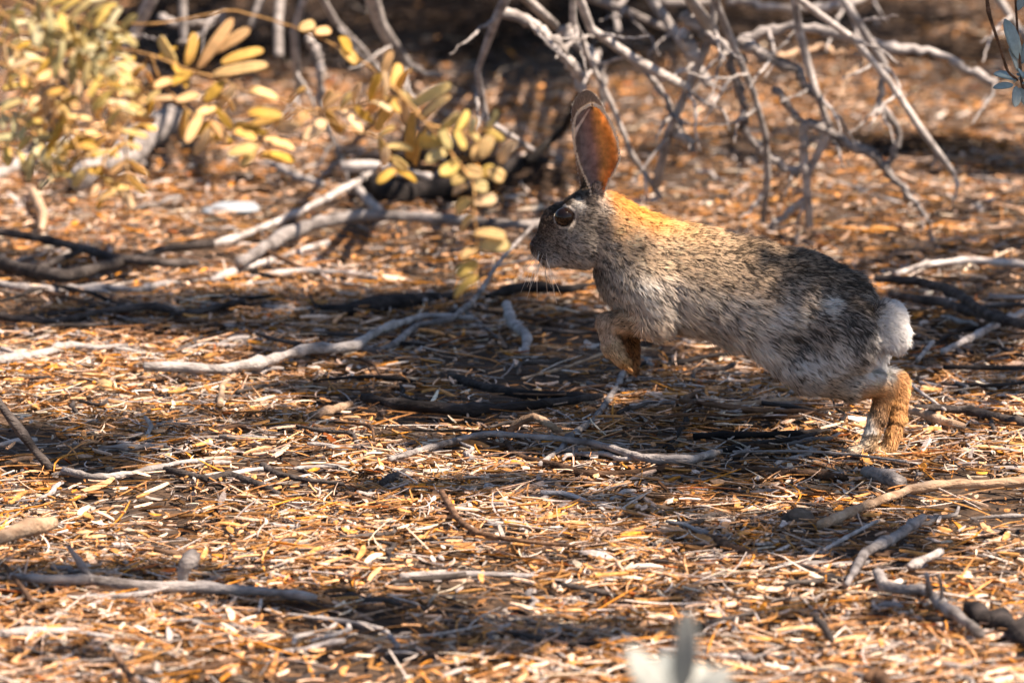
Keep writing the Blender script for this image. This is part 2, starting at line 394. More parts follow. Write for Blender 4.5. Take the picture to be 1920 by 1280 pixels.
stick('twig', [(664, 655), (714, 657), (743, 641), (783, 608), (840, 599), (883, 569), (905, 540), (930, 500), (970, 455), (1002, 421)], [6, 6, 5, 4, 3], M_GREY,
      'thin grey twig slanting up towards the rabbit nose', 'twig', h=[.012, .014, .016, .02, .025, .03, .04, .05, .06, .07])
stick('branch', [(450, 492), (525, 444), (590, 420), (668, 407), (775, 403), (865, 414), (950, 424), (1040, 420)], [10, 12, 12, 11, 11, 9], M_GREY, 'thick smooth grey branch lying behind the rabbit head', 'branch', lift=.012)
stick(ST, [(395, 524), (480, 497), (560, 470), (615, 455)], [8, 7, 6], M_PALE, 'straight pale stick in the sun below the thick smooth branch')
stick(ST, [(490, 517), (560, 508), (640, 511), (705, 522)], [6, 7, 6, 5], M_GREY, 'short level grey stick at the edge of the dark shade')
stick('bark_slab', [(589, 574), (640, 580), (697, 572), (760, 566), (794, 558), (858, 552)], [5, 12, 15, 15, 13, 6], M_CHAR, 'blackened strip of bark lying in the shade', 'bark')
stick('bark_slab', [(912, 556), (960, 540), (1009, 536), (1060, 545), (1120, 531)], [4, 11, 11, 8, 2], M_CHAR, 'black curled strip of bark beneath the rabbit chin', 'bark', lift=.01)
stick('twig', [(950, 572), (962, 608), (988, 630), (984, 664)], [10, 9, 10, 7], M_GREY, 'short crooked grey stub standing below the black bark strip', 'twig', h=[.03, .025, .02, .01])
stick('twig', [(978, 710), (1063, 687), (1132, 662)], [2.6, 3.2, 3], M_TAN, 'thin straight tan twig reaching towards the rabbit forepaws', 'twig')
stick('twig', [(1168, 700), (1150, 735), (1110, 788), (1070, 815), (1050, 846), (1011, 871)], [7, 6, 6, 6, 5], M_GREY, 'crooked grey twig below the rabbit forepaws', 'twig')
stick('curved_root', [(952, 815), (973, 790), (1002, 782), (1038, 799), (1051, 818)], [7, 8, 8, 7, 6], M_TAN, 'arched brown root loop rising out of the litter', 'root', h=[.006, .02, .026, .02, .006])
stick('twig', [(730, 861), (790, 843), (843, 828), (865, 822)], [5, 6, 7], M_GREY, 'short grey twig meeting the long bluish twig', 'twig', lift=.003)
stick('twig', [(858, 824), (913, 815), (1031, 821), (1128, 835), (1206, 858), (1290, 863), (1352, 846)], [5, 5.5, 6, 7, 9, 5], M_GREY, 'long smooth bluish grey twig lying below the rabbit belly shadow', 'twig', lift=.006)
stick(ST, [(949, 829), (972, 855), (1031, 871), (1089, 886), (1167, 888), (1226, 881), (1290, 872)], [6, 7, 7, 7, 6], M_BROWN, 'dark brown curved stick under the bluish twig')
stick('twig', [(828, 922), (845, 950), (859, 972), (890, 996), (953, 1011), (1072, 1023)], [6, 6, 6, 5, 3], M_BROWN, 'dark brown twig bent like a hook in open litter', 'twig', lift=.004)
stick('knobbed_stick', [(20, 1080), (90, 1088), (165, 1087), (266, 1099), (341, 1101), (420, 1105), (521, 1112), (592, 1120)], [7, 10, 11, 11, 11, 9, 7], M_GREY,
      'brown grey stick with an upright knob and a thin side branch', lift=.004,
      branches=[([(128, 1024), (152, 1058), (174, 1090)], [5, 6, 8], [.045, .03, .018]), ([(340, 1100), (343, 1072), (350, 1056), (366, 1038)], [10, 10, 14, 13], [.016, .03, .038, .045])])
stick(ST, [(-40, 1012), (0, 1003), (54, 990), (100, 979)], [15, 16, 15, 13], M_TAN, 'thick blunt pale stick end poking in over the litter', lift=.025)
stick(ST, [(-25, 715), (0, 755), (37, 807), (71, 852), (98, 884)], [7, 8, 9, 9, 7], M_DARK, 'black stick leaning down into the shaded litter', h=[.09, .07, .045, .025, .01])
stick('twig', [(309, 879), (359, 890), (392, 897), (428, 890), (478, 906), (523, 925)], [6, 7, 8, 7, 5], M_DARK, 'small dark kinked twig on sunlit litter', 'twig')
stick('twig', [(492, 873), (517, 888), (575, 901), (645, 907)], [7, 6, 5, 3], M_DARK, 'short dark tapering twig beside the kinked one', 'twig')
stick('twig', [(185, 842), (251, 838), (312, 834)], [5, 7, 5], M_GREY, 'short grey twig in the shade beside the leaning black stick', 'twig')
stick('twig', [(119, 882), (172, 893), (223, 888), (305, 874), (341, 867), (395, 863)], [7, 7, 5, 5, 4], M_PALE, 'pale wavy strip of wood beside the kinked dark twig', 'twig')
stick(ST, [(1538, 984), (1612, 952), (1710, 918), (1788, 908), (1860, 905), (1950, 899)], [8, 10, 9, 9, 10], M_TAN, 'long tan stick running from the dark clod behind the rabbit feet', lift=.004)
stick(ST, [(1731, 970), (1671, 1010), (1624, 1032), (1608, 1061), (1588, 1094)], [9, 10, 10, 8, 5], M_GREY, 'bent grey stick pointing down between two sunny patches', lift=.006)
stick(ST, [(1706, 1062), (1764, 1034)], [8, 8], M_GREY, 'short bluish stub of stick beside the bent grey stick', lift=.006)
stick('knotted_branch', [(1645, 1072), (1660, 1098), (1700, 1105), (1735, 1106), (1764, 1131), (1800, 1158), (1838, 1188)], [10, 11, 10, 11, 12, 11, 8], M_GREY,
      'knotted grey branch with small stubs beside a dark root', 'branch', lift=.006,
      branches=[([(1742, 1114), (1740, 1096), (1737, 1074)], [8, 7, 5], [.022, .035, .046]), ([(1764, 1128), (1766, 1105), (1760, 1082)], [5, 4, 3], [.022, .035, .05])])
stick('gnarled_root', [(1812, 1138), (1832, 1146), (1850, 1166), (1872, 1158), (1890, 1180), (1912, 1186), (1930, 1212), (1965, 1236)], [9, 24, 14, 25, 13, 24, 15, 20], M_CHAR, 'gnarled dark root chunk beside the knotted grey branch', 'root', rough=.34)
stick('gnarled_root', [(1625, 1275), (1645, 1268), (1670, 1290)], [12, 18, 14], M_BROWN, 'small round brown root chunk on bare sunny litter', 'root', rough=.2)
stick(ST, [(1378, 877), (1475, 884), (1520, 888), (1590, 895)], [7, 9, 8, 5], M_BROWN, 'brown stick lying flat behind the thin blue twig')
stick(ST, [(1622, 884), (1650, 892), (1690, 906)], [13, 14, 12], M_GREY, 'short broken log end near the rabbit hind foot')
stick('twig', [(1374, 846), (1514, 846), (1592, 852), (1700, 865)], [2.2, 2.6, 2.4], M_GREY, 'very thin straight bluish twig in front of the hind foot', 'twig', lift=.006)
stick(ST, [(1328, 1004), (1378, 1030), (1420, 1041)], [6, 9, 6], M_BROWN, 'stubby brown stick in the shaded patch')
stick(ST, [(1300, 818), (1397, 818), (1483, 815), (1556, 806)], [6, 8, 7, 4], M_CHAR, 'dark stick in the rabbit shadow behind the hind foot')
stick(ST, [(1640, 522), (1714, 526), (1765, 537), (1803, 557), (1848, 586), (1872, 598), (1950, 616)], [8, 9, 9, 9, 9], M_DARK, 'longer of two dark arched branches behind the rabbit tail', 'branch', lift=.02)
stick(ST, [(1670, 552), (1729, 564), (1765, 566), (1806, 580), (1848, 596), (1880, 606)], [8, 9, 9, 8, 7], M_DARK, 'shorter of two dark arched branches behind the rabbit tail', 'branch', lift=.012)
stick(ST, [(1768, 659), (1830, 628), (1878, 602), (1950, 574)], [6, 8, 8, 7], M_GREY, 'grey stick crossing the two dark arched branches', lift=.012)
stick(ST, [(1682, 513), (1744, 495), (1833, 490), (1950, 499)], [5, 6, 7, 7], M_PALE, 'pale bleached stick lying in the sun behind the rump', lift=.006)
stick(ST, [(1715, 764), (1806, 770), (1848, 777), (1950, 800)], [7, 10, 10, 10], M_DARK, 'dark grey stick behind the rabbit heels')
stick(ST, [(1700, 765), (1738, 780), (1806, 799)], [8, 9, 7], M_TAN, 'pale tan stick end beside the rabbit heels', lift=.005)
stick('twig', [(1698, 712), (1730, 738), (1772, 768)], [3, 3, 2.6], M_PALE, 'straight thin pale twig slanting down behind the heels', 'twig', lift=.004)
stick('twig', [(1720, 676), (1750, 640)], [4.5, 4], M_PALE, 'tiny pale twig under the white tail', 'twig', lift=.006)
stick('charred_log', [(690, 330), (712, 352), (740, 366), (790, 358), (857, 353), (905, 340), (940, 318), (975, 303), (1030, 300)], [18, 24, 25, 22, 18, 17, 18, 16, 10], M_CHAR,
      'thick charred log lying under the grey branches', 'log', lift=.004,
      branches=[([(985, 303), (1007, 284), (1030, 264), (1057, 240), (1087, 177), (1103, 123), (1123, 77)], [10, 8, 7, 6, 6, 6, 5], [.03, .04, .05, .07, .13, .18, .23])])
stick(ST, [(640, 312), (707, 314), (760, 322), (805, 331)], [10, 9, 8, 6], M_PALE, 'pale stick lying across the charred log', lift=.035)
stick(ST, [(665, 348), (690, 375), (712, 394)], [7, 9, 8], M_PALE, 'short pale peg joining the thick smooth branch', lift=.01)
stick('grey_log', [(150, 335), (190, 312), (233, 290), (280, 252), (322, 222)], [22, 27, 29, 28, 27], M_GREY, 'stout pale grey log end behind the yellow leaves', 'log', lift=.006)
stick(ST, [(-30, 338), (0, 327), (60, 300), (100, 277), (152, 252)], [11, 12, 11, 10, 8], M_PALE, 'pale bleached stick beside the stout log')
stick(ST, [(500, 300), (535, 318), (560, 332), (605, 345)], [4, 7, 8, 5], M_PALE, 'small pointed pale stick below the yellow fronds', lift=.008)
stick('twig', [(60, 355), (80, 400), (78, 430)], [8, 9, 6], M_TAN, 'short tan forked stub in the sunny litter', 'twig', lift=.01)
stick('twig', [(585, 778), (620, 768), (657, 757)], [7, 9, 7], M_TAN, 'flat light tan splinter of wood on shaded litter', 'twig', lift=.002)
stick('twig', [(412, 760), (418, 720), (440, 702), (452, 694)], [7, 6, 5, 4], M_TAN, 'small hooked tan twig under the long pale stick', 'twig')
stick('twig', [(150, 752), (190, 760), (215, 740)], [3, 4, 4], M_DARK, 'tiny dark twig beside the round tan stone', 'twig')
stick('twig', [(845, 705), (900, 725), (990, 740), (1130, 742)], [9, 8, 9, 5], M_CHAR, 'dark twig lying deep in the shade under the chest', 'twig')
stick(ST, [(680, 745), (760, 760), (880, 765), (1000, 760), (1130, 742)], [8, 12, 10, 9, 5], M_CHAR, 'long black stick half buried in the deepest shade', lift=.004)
stick('twig', [(540, 1152), (610, 1160), (660, 1165), (720, 1180), (745, 1210)], [4, 5, 5, 5, 6], M_GREY, 'soft grey twig with a down-turned end on litter', 'twig')
stick(ST, [(750, 1080), (820, 1076), (900, 1078), (1010, 1080)], [6, 7, 6, 4], M_GREY, 'bleached straight stick lying level in sunny litter')
stick(ST, [(715, 906), (740, 893), (765, 882)], [7, 8, 7], M_DARK, 'short dark stub of stick beside the hooked brown twig')
stick(ST, [(650, 925), (690, 938), (735, 952)], [6, 7, 6], M_BROWN, 'short brown stick with a blunt end in open litter')
stick('twig', [(215, 1225), (240, 1260), (262, 1290)], [6, 7, 6], M_BROWN, 'brown twig end standing out of pale litter', 'twig', lift=.01)
stick(ST, [(-20, 1190), (60, 1184), (140, 1182), (210, 1196)], [8, 9, 8, 6], M_PALE, 'bleached flat strip of wood lying past the knobbed stick')
stick('twig', [(10, 1060), (40, 1100), (62, 1130)], [4, 5, 5], M_BROWN, 'thin brown twig end near the knobbed stick', 'twig', lift=.006)
stick(ST, [(1530, 1160), (1545, 1175), (1560, 1200)], [8, 8, 6], M_DARK, 'dark stub poking up from litter near the knotted branch', lift=.01)
stick('twig', [(1820, 972), (1868, 968), (1935, 966)], [3, 3.6, 3], M_GREY, 'slim grey twig lying level beside the long tan stick', 'twig', lift=.004)
stick('twig', [(1545, 1030), (1590, 1005), (1644, 976)], [3.6, 4, 3.4], M_PALE, 'slim pale twig slanting beside the dark clod', 'twig', lift=.006)
stick(ST, [(1360, 760), (1460, 752), (1560, 745), (1640, 760)], [5, 6, 6, 4], M_TAN, 'slender tan stick crossing under the rabbit thigh')
# many small look-alike twigs
small = []
for i in range(10):
    Lg = RNG.uniform(.035, .10); n_ = 5
    P = np.stack([np.linspace(-Lg / 2, Lg / 2, n_), RNG.normal(0, Lg * .06, n_), RNG.normal(0, .001, n_)], -1)
    V, F = tube(P, [.0022, .0028, .0024, .0014], 6, n=9, rough=.1); me = np_mesh('small_twig', V, F)
    me.materials.append([M_GREY, M_PALE, M_DARK, M_BROWN, M_GREY][i % 5]); small.append(me)
for k in range(130):
    px, py = RNG.uniform(-10, 1930), 1290 - 1040 * RNG.random() ** .9
    o = obj('small_twig', small[RNG.integers(10)]); o.location = at(px, py, .0135)
    o.rotation_euler = (0, RNG.normal(0, .10), RNG.uniform(0, 6.28))
    tn = {M_GREY: 'grey', M_PALE: 'bleached', M_DARK: 'blackish', M_BROWN: 'brown'}[o.data.materials[0]]
    tag(o, 'small short %s twig scattered on the litter' % tn, 'twig', 'small %s twigs scattered over the litter' % tn)

dark_tw = []
for i in range(9):
    Lg = RNG.uniform(.06, .17); n_ = 5
    P = np.stack([np.linspace(-Lg / 2, Lg / 2, n_), RNG.normal(0, Lg * .05, n_), RNG.normal(0, .0015, n_)], -1)
    r0 = RNG.uniform(.0012, .0030); V, F = tube(P, [r0, r0 * 1.1, r0 * .9, r0 * .5], 6, n=10, rough=.12); me = np_mesh('dark_twig', V, F)
    me.materials.append([M_DARK, M_CHAR, M_BROWN][i % 3]); dark_tw.append(me)
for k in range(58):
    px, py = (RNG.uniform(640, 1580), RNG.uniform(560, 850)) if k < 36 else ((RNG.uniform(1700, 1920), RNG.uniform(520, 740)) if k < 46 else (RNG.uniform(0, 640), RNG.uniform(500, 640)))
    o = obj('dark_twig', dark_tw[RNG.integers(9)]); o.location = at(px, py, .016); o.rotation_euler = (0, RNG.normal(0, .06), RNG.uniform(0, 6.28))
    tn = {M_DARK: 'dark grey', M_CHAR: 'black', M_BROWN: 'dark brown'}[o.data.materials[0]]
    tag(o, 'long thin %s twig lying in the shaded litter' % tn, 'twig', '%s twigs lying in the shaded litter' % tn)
# stones and scraps
def stone(px, py, rx, ry, rz, mat, label, name='stone', cat='stone', seed=0):
    rg = np.random.default_rng(seed); s = px2m(px, py)
    nu, nv = 18, 11; V = []
    for j in range(nv):
        ph = math.pi * j / (nv - 1)
        for i in range(nu):
            a = 2 * math.pi * i / nu; d = np.array([math.sin(ph) * math.cos(a), math.sin(ph) * math.sin(a), math.cos(ph)])
            f = 1 + .10 * math.sin(3 * d[0] + 2.1 * d[1] + seed) + .08 * math.sin(5 * d[1] - 4 * d[2] + seed * 2) + .03 * math.sin(11 * d[0] + 7 * d[2])
            V.append(d * f * np.array([rx, ry, rz]) * s)
    q = [(j * nu + i, j * nu + (i + 1) % nu, (j + 1) * nu + (i + 1) % nu, (j + 1) * nu + i) for j in range(nv - 1) for i in range(nu)]
    o = obj(name, np_mesh(name, np.array(V), [np.array(q)]), mat, loc=at(px, py, .008 + .3 * rz * s)); o.rotation_euler.z = rg.uniform(0, 6)
    return tag(o, label, cat)
M_STONE = bark_mat('tan_stone', (.42, .27, .13), (.58, .40, .20), (.66, .50, .30), 40)
M_CLOD = bark_mat('grey_brown_clod', (.07, .055, .045), (.16, .125, .10), (.26, .21, .17), 90)
stone(197, 724, 19, 17, 13, M_STONE, 'small rounded tan stone in sunny litter', seed=1)
stone(1500, 974, 32, 24, 22, M_CLOD, 'rough dark grey clod beside the end of the tan stick', 'clod', 'clod', seed=3)
stone(1008, 735, 9, 8, 8, M_STONE, 'tiny round pebble in the shade below the chest', seed=5)
stone(1000, 938, 15, 12, 9, M_CLOD, 'flat brown pebble beside the hooked twig', seed=6)
mw, t_, b_ = newmat('chalky_white'); b_.inputs['Base Color'].default_value = (.30, .345, .40, 1); b_.inputs['Roughness'].default_value = .6
stone(435, 392, 44, 60, 13, mw, 'pale bluish white scrap lying in the sunny litter', 'white_scrap', 'scrap', seed=8)
print('sticks done')

# ------------------------------------------------------------------ dry shrubs behind
def shrub(label, hmax, ytop, root, branches, group='leafless shrubs'):
    e = empty('dry_shrub', root); tag(e, label, 'shrub', group)
    hf = lambda py, o: max(0.010, hmax * (1 - py / ytop) + .012 + o * max(0, 1 - py / ytop))
    root = np.array(root)
    for pts, r, mat, off in branches:
        P = [at(x, y, hf(y, off)) for x, y in pts]
        top = P[0]
        s = 6.1 / FPX; rr = [a * s * 1.05 for a in r]
        if pts[0][1] <= 5:          # carries on above the frame and back to the root
            up = top - P[1]; up = up / (np.linalg.norm(up) + 1e-9)
            p1 = top + up * .10 + np.array([0, .03, .03])
            p3 = root + np.array([RNG.normal(0, .03), RNG.normal(0, .03), .05]); p2 = (p1 * .45 + p3 * .55) + np.array([0, 0, .22])
            P = [p3, p2, p1] + P; rr = [rr[0] * 1.5, rr[0] * 1.2, rr[0] * 1.05] + rr
        P = np.array(P) - root
        V, F = tube(P, rr, 8, rough=.13, wob=.0014, n=max(14, 5 * len(P)))
        bo = obj('branch', np_mesh('branch', V, F), mat, e)
        if len(pts) >= 4:
            for k_ in range(3):
                i_ = RNG.integers(1, len(pts)); bx, by = pts[i_]
                a_ = R(RNG.choice([-1, 1]) * RNG.uniform(20, 70) + 90); ln_ = RNG.uniform(50, 130); q_ = [(bx, by)]
                for st_ in range(3):
                    a_ += RNG.normal(0, .35); q_.append((q_[-1][0] + math.cos(a_) * ln_ / 3, q_[-1][1] + math.sin(a_) * ln_ / 3))
                o2 = off; Q = []
                for st_, (x, y) in enumerate(q_):
                    Q.append(at(x, min(y, ytop + 20), hf(min(y, ytop), o2 + .01 * st_)))
                r0 = RNG.uniform(2.6, 4.6) * s
                Vt, Ft = tube(np.array(Q) - root, [r0, r0 * .85, r0 * .6, r0 * .35], 6, n=14, rough=.12, wob=.0008); obj('twig', np_mesh('twig', Vt, Ft), mat, bo)
    # stool at the root
    V, F = tube([(0, 0, -.03), (0, .01, .04), (.01, .02, .10)], [.05, .045, .03], 9, n=7, rough=.15); obj('root_crown', np_mesh('root_crown', V, F), M_GREY, e)
    return e
G, Pm, Dm, Tm = M_GREY, M_PALE, M_DARK, M_TAN
SH1 = shrub('leafless grey shrub drooping tangled branches behind the rabbit back', .30, 450, (.38, 9.35, 0.0), [
 ([(1077, 0), (1078, 45), (1092, 95), (1127, 147), (1140, 183), (1173, 240), (1187, 290), (1207, 320), (1240, 372)], [13, 12, 10, 9, 8, 7, 6, 5], Pm, 0),
 ([(1085, 2), (1097, 33), (1117, 67), (1167, 97), (1207, 130), (1237, 153), (1290, 166)], [12, 12, 12, 11, 9, 8], Pm, .01),
 ([(1107, 0), (1173, 17), (1240, 42), (1262, 60)], [9, 9, 9], G, -.05),
 ([(1062, 52), (1080, 75), (1100, 100), (1118, 120)], [15, 14, 12, 9], Pm, -.02),
 ([(1118, 95), (1130, 150), (1128, 200)], [9, 8, 6], G, -.03),
 ([(1220, 0), (1257, 33), (1273, 75), (1300, 120), (1330, 160)], [12, 12, 11, 9], Pm, -.04),
 ([(1290, 0), (1327, 47), (1336, 60)], [12, 12, 11], Pm, 0),
 ([(1340, 0), (1337, 57), (1313, 107), (1293, 173), (1280, 233), (1257, 253), (1233, 283), (1230, 350)], [12, 12, 11, 10, 9, 9, 8, 7], Pm, 0),
 ([(1262, 250), (1290, 262), (1300, 285)], [9, 8, 6], Pm, 0),
 ([(1280, 27), (1320, 57), (1365, 92), (1395, 116)], [11, 11, 10, 8], G, 0),
 ([(1343, 5), (1350, 30), (1377, 87), (1403, 140), (1420, 200), (1437, 260), (1452, 307), (1430, 363), (1430, 417)], [9, 9, 10, 10, 9, 8, 7, 6], Pm, .01),
 ([(1487, 0), (1493, 45), (1503, 90), (1523, 133), (1537, 183), (1560, 260), (1513, 330), (1510, 377), (1518, 425)], [11, 11, 10, 11, 11, 10, 9, 8, 7], Pm, 0),
 ([(1512, 372), (1480, 398), (1444, 428)], [8, 7, 6], Pm, 0),
 ([(1500, 4), (1563, 37), (1593, 67), (1663, 130), (1680, 177), (1697, 213), (1743, 260), (1790, 327)], [9, 10, 11, 10, 9, 8, 7, 6], Pm, .01),
 ([(1580, 0), (1613, 40), (1640, 80), (1660, 122)], [9, 8, 8, 7], Pm, -.01),
 ([(1390, 74), (1440, 57), (1493, 50), (1570, 63), (1647, 83), (1760, 100), (1813, 130), (1868, 152)], [8, 8, 8, 8, 8, 8, 7], G, -.02),
 ([(1385, 78), (1447, 110), (1493, 130), (1513, 167), (1540, 186)], [10, 10, 9, 8], G, 0),
 ([(1450, 168), (1463, 175), (1500, 230), (1543, 238), (1590, 267), (1647, 300), (1680, 337), (1733, 403)], [7, 8, 8, 8, 9, 8, 7, 5], G, 0),
 ([(1660, 130), (1650, 193), (1687, 250), (1670, 303)], [6, 6, 6, 6], G, 0),
 ([(1362, 95), (1376, 140), (1397, 207), (1390, 240), (1440, 293), (1487, 320), (1510, 318)], [7, 7, 7, 8, 8, 7], G, 0),
 ([(1508, 230), (1508, 318), (1512, 335)], [8, 8, 8], Pm, 0),
 ([(1457, 107), (1533, 90), (1580, 100), (1627, 112)], [6, 7, 7, 6], Tm, -.09),
 ([(1363, 7), (1400, 4), (1427, 12)], [8, 8, 7], G, -.1),
 ([(1420, 14), (1513, 17), (1597, 3), (1640, -14)], [8, 8, 8], Pm, -.1),
 ([(1280, 62), (1300, 100), (1312, 112)], [10, 10, 9], Pm, 0),
 ([(1873, 0), (1895, 30), (1913, 57), (1935, 90)], [10, 10, 9, 8], Pm, -.04),
 ([(950, 0), (930, 37), (910, 83), (897, 140), (893, 177), (907, 213), (930, 247), (1000, 283)], [11, 11, 11, 11, 10, 9, 9, 7], G, .01),
 ([(937, 22), (990, 37), (1023, 67), (1057, 100), (1083, 140), (1090, 170)], [10, 10, 10, 10, 9], Pm, .01),
 ([(990, 0), (1015, 20), (1042, 50)], [10, 10, 9], Pm, 0),
 ([(1170, 0), (1150, 30), (1160, 60)], [7, 7, 6], G, -.1),
 ([(1205, 128), (1240, 170), (1262, 215), (1268, 250)], [6, 6, 5, 5], G, 0),
 ([(1230, 0), (1300, 12), (1345, 4)], [8, 8, 8], G, -.12),
])
SH2 = shrub('leafless grey shrub with thick stems behind the yellow fronds', .24, 330, (-.40, 9.3, 0.0), [
 ([(285, 0), (270, 35), (257, 67), (237, 92)], [13, 13, 12, 10], Pm, 0),
 ([(344, 2), (343, 40), (345, 82)], [9, 9, 8], Pm, -.03),
 ([(567, 0), (550, 50), (553, 133), (560, 175)], [10, 10, 9, 8], Pm, 0),
 ([(527, 0), (524, 50), (522, 105)], [12, 12, 10], G, -.06),
 ([(600, 125), (601, 200), (627, 267), (640, 300)], [8, 7, 6, 5], G, 0),
 ([(606, 0), (633, 50), (673, 87), (700, 113), (720, 150), (763, 187), (768, 235)], [9, 9, 9, 8, 8, 7, 6], G, 0),
 ([(695, 0), (717, 50), (740, 83), (760, 125)], [14, 16, 16, 14], Pm, .01),
 ([(752, 100), (780, 130), (830, 145)], [7, 6, 5], G, 0),
 ([(490, 0), (478, 25), (470, 50)], [9, 9, 7], G, -.05),
 ([(300, 30), (330, 45), (400, 40), (420, 20)], [8, 8, 8, 6], G, -.05),
 ([(575, 70), (590, 95), (600, 130)], [10, 9, 8], G, -.02),
])
def shade_thatch(parent, n, box):  # unseen twigs added above the frame to block skylight
    (x0, x1), (y0, y1), (z0, z1) = box; T, F = t_straw(4)
    P = np.stack([RNG.uniform(x0, x1, n), RNG.uniform(y0, y1, n), RNG.uniform(z0, z1, n)], -1)
    V, Fa = place(T, F, P - np.array(parent.location), RNG.uniform(.12, .35, n), RNG.uniform(.004, .009, n), RNG.uniform(.004, .009, n), RNG.normal(0, .1, n), RNG.normal(0, .2, n), RNG.uniform(0, 6.28, n), RNG.normal(0, .35, n), RNG.normal(0, .3, n))
    me = np_mesh('shade_twig_mass', V, [Fa]); tag(obj('shade_twig_mass', me, M_GREY, parent), kind='stuff')
shade_thatch(SH1, 1100, ((-.15, .9), (7.4, 9.7), (.34, .80)))
shade_thatch(SH2, 900, ((-.9, .1), (7.4, 9.6), (.34, .75)))
print('shrubs done')

# ------------------------------------------------------------------ leaves
def leaflet_mesh(name, A, B, wid, face, col, cup=.25, thick=.0006, oblong=False):
    """a leaf from A to B, face = its upward normal"""
    A, B = np.array(A, float), np.array(B, float); ax = B - A; L = np.linalg.norm(ax); ax /= L
    sd_ = np.cross(face, ax); sd_ /= np.linalg.norm(sd_) + 1e-9; up = np.cross(ax, sd_)
    ts = np.array([0, .08, .25, .5, .75, .92, 1.0]); ws = np.array([.25, .62, .92, 1.0, .97, .72, .25]) if oblong else np.array([.08, .45, .85, 1.0, .88, .52, .08])
    V = []
    for t_, w_ in zip(ts, ws):
        c = A + ax * L * t_ + up * L * .06 * math.sin(math.pi * t_)
        for s_, lift_ in ((-1, cup), (-.5, cup * .3), (0, 0), (.5, cup * .3), (1, cup)):
            V.append(c + sd_ * wid * .5 * w_ * s_ + up * wid * .5 * w_ * lift_)
    V = np.array(V); n = len(V); nrm = up * thick
    V2 = np.vstack([V + nrm, V - nrm])
    q = []
    for j in range(6):
        for i in range(4):
            a = j * 5 + i; q.append((a, a + 1, a + 6, a + 5)); q.append((n + a, n + a + 5, n + a + 6, n + a + 1))
    for j in range(6):
        a = j * 5; q.append((a, a + 5, n + a + 5, n + a)); a += 4; q.append((a + 5, a, n + a, n + a + 5))
    c = np.tile(np.array(col), (len(V2), 1)); f = np.tile(np.repeat([.85, .95, 1, 1, 1, .95, .85], 5), 2)[:, None]
    return np_mesh(name, V2, [np.array(q)], True, (c * f).clip(0, .85))
YEL = np.array([[.76, .50, .15], [.80, .58, .28], [.78, .52, .26], [.72, .56, .24], [.82, .63, .40], [.66, .43, .08]])
OLV = np.array([[.64, .54, .24], [.70, .58, .28], [.60, .56, .32], [.68, .52, .16], [.66, .61, .40]])
M_STALK = bark_mat('tan_leaf_stalk', (.34, .19, .07), (.50, .30, .12), (.60, .40, .18), 80)
YF = 3.85
tree = empty('mesquite_tree', (-1.05, 4.35, 0)); tag(tree, 'mesquite tree with yellowing leaflet fronds hanging over the litter', 'tree', 'mesquite trees')
TO = np.array(tree.location)
def limb(P, r, name='branch', mat=M_BROWN, sides=8):
    V, F = tube(np.array(P) - TO, r, sides, rough=.08); return obj(name, np_mesh(name, V, F), mat, tree)
limb([(-1.05, 4.35, -.05), (-1.08, 4.36, .4), (-1.0, 4.4, .9), (-1.1, 4.45, 1.5), (-1.2, 4.6, 2.2)], [.06, .05, .045, .04, .03], 'trunk')
limb([(-1.03, 4.39, .8), (-.85, 4.33, .98), (-.6, 4.27, .92), (-.45, 4.22, .80), (-.30, 4.20, .66)], [.022, .016, .012, .008, .004])
limb([(-1.06, 4.37, .5), (-.85, 4.3, .66), (-.62, 4.22, .64), (-.48, 4.2, .56)], [.016, .012, .008, .004])
def frond(rachis, leafs, pal, dY=0.0, wid=19, r=(2.8, 2.2, 1.6)):
    """rachis: pixels of the midrib; leafs: (x0,y0,x1,y1) pixels base -> tip"""
    s = YF / FPX * 1.03
    rp = [atY(x, y, YF + dY + .01 * math.sin(i * 1.3)) for i, (x, y) in enumerate(rachis)]
    V, F = tube(np.array(rp) - TO, [a * s for a in r], 6, rough=.05, wob=.0004); ro = obj('frond', np_mesh('frond', V, F), M_STALK, tree)
    for (x0, y0, x1, y1) in leafs:
        d0, d1 = RNG.normal(0, .004), RNG.normal(0, .014)
        A = atY(x0, y0, YF + dY + d0) - TO; B = atY(x1, y1, YF + dY + d0 + d1) - TO
        f = np.array([RNG.normal(0, .45), -.75, .55 + RNG.normal(0, .35)]); f /= np.linalg.norm(f)
        c = pal[RNG.integers(len(pal))] * RNG.uniform(.85, 1.15)
        obj('leaflet', leaflet_mesh('leaflet', A, B, wid * s * RNG.uniform(.85, 1.15), f, c, oblong=True), M_LEAF, ro)
def pinnate(rachis, n, ln, pal, dY=0.0, wid=12, spread=56, r=(3, 2.4, 1.6), start=.12):
    Q = smooth_path(np.array([(x, y, 0) for x, y in rachis], float), 60)[:, :2]
    T = np.gradient(Q, axis=0); T /= np.linalg.norm(T, axis=1)[:, None]
    lf = []
    for k_ in range(n):
        i = int(59 * (start + (1 - start) * (k_ + .5) / n)); p, t_ = Q[i], T[i]
        for sgn in (-1, 1):
            a = R(spread + RNG.normal(0, 9)) * sgn; d = np.array([t_[0] * math.cos(a) - t_[1] * math.sin(a), t_[0] * math.sin(a) + t_[1] * math.cos(a)])
            l_ = ln * RNG.uniform(.6, 1.0)
            lf.append((p[0], p[1], p[0] + d[0] * l_, p[1] + d[1] * l_))
    frond(rachis, lf, pal, dY, wid, r)
